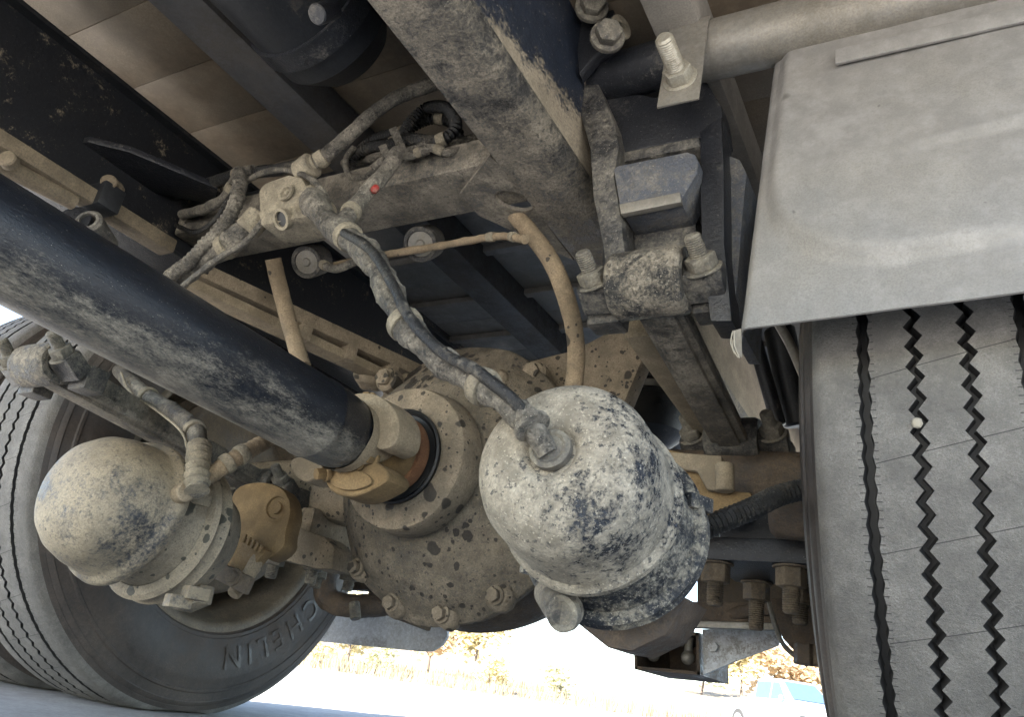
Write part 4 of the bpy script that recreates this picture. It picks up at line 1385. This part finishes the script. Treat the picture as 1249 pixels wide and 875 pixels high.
def leafmat(name, c):
    m, n, l = nodes_of(name)
    b = n['Principled BSDF']
    g_ = n.new('ShaderNodeNewGeometry')
    mx = n.new('ShaderNodeMix')
    mx.data_type = 'RGBA'
    l.new(g_.outputs['Random Per Island'], mx.inputs[0])
    mx.inputs[6].default_value = (*[x * .7 for x in c], 1)
    mx.inputs[7].default_value = (*[x * 1.3 for x in c], 1)
    l.new(mx.outputs[2], b.inputs['Base Color'])
    b.inputs['Roughness'].default_value = .8
    tr = n.new('ShaderNodeBsdfTranslucent')
    l.new(mx.outputs[2], tr.inputs['Color'])
    ms = n.new('ShaderNodeMixShader')
    ms.inputs[0].default_value = .5
    l.new(b.outputs[0], ms.inputs[1])
    l.new(tr.outputs[0], ms.inputs[2])
    l.new(ms.outputs[0], n['Material Output'].inputs[0])
    return m


L_or, L_ye, L_gr = leafmat('orange leaves', (.55, .43, .28)), leafmat('yellow leaves', (.56, .49, .29)), leafmat('olive leaves', (.44, .43, .27))  # leaf colours paled, the lens veil over the far trees is painted in
M_bark = plain('bark', (.09, .07, .055), .9)


def tree(name, label, cat, base, h, spread, leaf, n, rs, group, low=.25, ls=.22):
    t = thing(name, label, cat, base, group)
    m = MB()
    top = base + Vector((rs.uniform(-.3, .3), 0, h * .7))
    m.tube([base, base.lerp(top, .5) + Vector((rs.uniform(-.15, .15), 0, 0)), top], lambda q: .035 * h * (1 - .85 * q) * .5, 8, n=5)
    tips = []
    for k in range(13):
        f = rs.uniform(low, .95)
        p = base.lerp(top, f)
        a = rs.uniform(0, 2 * pi)
        L_ = spread * rs.uniform(.55, 1.05) * (1.15 - f * .5)
        e_ = p + Vector((cos(a) * L_, sin(a) * L_, L_ * rs.uniform(.3, .9)))
        m.tube([p, p.lerp(e_, .5) + Vector((0, 0, .1)), e_], lambda q: .012 * h * (1 - .8 * q) * .4, 5, n=3)
        tips += [p.lerp(e_, rs.uniform(.5, 1.05)) for _ in range(2)]
    m.build('trunk', M_bark, t)
    c = MB()
    for k in range(n):
        tp = rs.choice(tips)
        p = tp + Vector((rs.gauss(0, 1), rs.gauss(0, 1), rs.gauss(0, .8))) * spread * .22
        a = Vector((rs.gauss(0, 1), rs.gauss(0, 1), rs.gauss(0, 1))).normalized()
        u, v, _ = frame(a)
        s_ = ls * rs.uniform(.5, 1.1)
        c.add([p - u * s_, p + v * s_ * .6, p + u * s_, p - v * s_ * .6], [(0, 1, 2, 3)])
    c.build('crown', leaf, t, merge=1e-9)
    return t


rs = random.Random(21)
TG = 'autumn trees beyond the yard'
for (px_, dist, h, spd, lf, lab) in ((905, 44, 5.2, 1.6, L_ye, 'yellow autumn tree left of the parked pickup, above its cab roof'), (945, 46, 4.4, 1.7, L_or, 'orange leaved tree directly behind the parked pickup roof'),
                                     (985, 47, 5.0, 1.7, L_or, 'sparse orange tree behind the pickup near the right tyre'), (1020, 50, 5.6, 1.8, L_ye, 'yellow tree half hidden by the right tyre'),
                                     (575, 40, 4.6, 1.6, L_ye, 'yellow tree below the round differential'), (420, 38, 3.6, 1.5, L_ye, 'yellow tree seen just right of the left tyre'),
                                     (520, 44, 4.2, 1.6, L_or, 'brownish tree under the corner of the mud flap'), (855, 60, 5.5, 2.0, L_gr, 'olive tree farther away between chamber and pickup')):
    P = polar(px_, 830, dist)
    P.z = .3 + max(0, (dist - 38) * .05)
    tree('autumn_tree', lab, 'tree', P, h, spd, lf, 900, rs, TG)
for k, (px_, dist, lab) in enumerate(((385, 33, 'low dry shrub close to the left tyre edge'), (455, 35, 'low dry shrub below the mud flap middle'), (600, 34, 'low dry shrub under the differential bowl'),
                                      (690, 36, 'low dry shrub left of the near brake chamber bottom'), (910, 38, 'low dry shrub left of the pickup'))):
    P = polar(px_, 830, dist)
    P.z = .1
    tree('shrub', lab, 'shrub', P, 1.6, .8, L_gr if k % 2 else L_ye, 420, rs, 'dry shrubs on the bank', low=.1, ls=.12)
# dry grass on the bank
gm = MB()
for k in range(5200):
    p = polar(rs.uniform(250, 1080), 830, rs.uniform(31, 46))
    p.z = 0.02 + max(0, (p.length - 34) * .04)
    h = rs.uniform(.25, .7)
    q = Vector((rs.gauss(0, .12), rs.gauss(0, .12), h))
    w_ = Vector((rs.gauss(0, 1), rs.gauss(0, 1), 0)).normalized() * .03
    gm.add([p - w_, p + w_, p + q], [(0, 1, 2)])
o = gm.build('dry_grass', leafmat('dry grass blades', (.32, .265, .17)), merge=1e-9)
meta(o, 'pale dry grass along the bank beyond the yard', 'grass', kind='stuff')

# parked pickup
M_carpaint = plain('pale blue car paint', (.28, .36, .48), .3, var=.05)
M_glass = plain('car glass', (.05, .08, .12), .08, var=.1)
M_tyref = plain('far rubber', (.03, .03, .03), .8)
M_chrome = plain('chrome', (.6, .6, .6), .2, .9, var=.05)
M_lamp = plain('headlight lens', (.7, .7, .7), .15, var=.05)
cb = polar(965, 870, 31)
car = thing('parked_car', 'pale blue pickup parked out in the sunlight beyond the right tyre', 'car', cb)
hd = atan2(-cb.y, -cb.x) + radians(38)
Rc = Matrix.Rotation(hd, 3, 'Z')


def cpt(x, y_, z):
    return cb + Rc @ Vector((x, y_, z))


sidep = [(-2.7, .45), (-2.7, 1.05), (-1.0, 1.08), (-.95, 1.10), (1.1, 1.12), (2.35, 1.0), (2.6, .85), (2.65, .45)]
m = MB()
m.prism([cpt(x, -.92, z) for x, z in sidep], Rc @ Vector((0, 1.84, 0)))
m.build('body', M_carpaint, car, bevel=.06)
cab = [(-1.05, 1.10), (-.85, 1.78), (.35, 1.82), (1.15, 1.10)]
vs_ = [cpt(x, s_ * (.86 if z < 1.2 else .70), z) for s_ in (-1, 1) for x, z in cab]
MB().add(vs_, [(0, 1, 2, 3), (7, 6, 5, 4), (0, 4, 5, 1), (1, 5, 6, 2), (2, 6, 7, 3), (3, 7, 4, 0)]).build('cab', M_carpaint, car, bevel=.04)


def pane(name, q, off):
    nn = Rc @ Vector(off)
    MB().prism([cpt(*p) for p in q], nn).build(name, M_glass, car)


pane('windshield', [(1.06, -.74, 1.2), (1.06, .74, 1.2), (.44, .63, 1.74), (.44, -.63, 1.74)], (.02, 0, .02))
for s_ in (-1, 1):
    for x0, x1 in ((.0, .85), (-.85, -.06)):
        pane('side_window', [(x0, s_ * .838, 1.16), (x1 if x1 < .5 else .80, s_ * .838, 1.16), (min(x1, .34), s_ * .725, 1.70), (x0, s_ * .725, 1.70)], (0, s_ * .012, .004))
    c = cpt(.78, s_ * 1.02, 1.2)
    MB().ball(c, .13, (.6, .9, .8)).build('mirror', M_carpaint, car)
    MB().box(cpt(2.62, s_ * .68, .85), (.08, .34, .2), Rc).build('headlight', M_lamp, car, bevel=.02)
    for x in (-1.7, 1.75):
        w_ = MB().cyl(cpt(x, s_ * .95, .38), cpt(x, s_ * .70, .38), .38, 28).build('wheel', M_tyref, car)
        MB().cyl(cpt(x, s_ * .97, .38), cpt(x, s_ * .94, .38), .22, 20).build('rim', M_chrome, w_)
MB().box(cpt(2.66, 0, .82), (.05, 1.0, .26), Rc).build('grille', M_chrome, car, bevel=.02)
MB().box(cpt(2.7, 0, .52), (.14, 1.8, .16), Rc).build('bumper', M_chrome, car, bevel=.04)
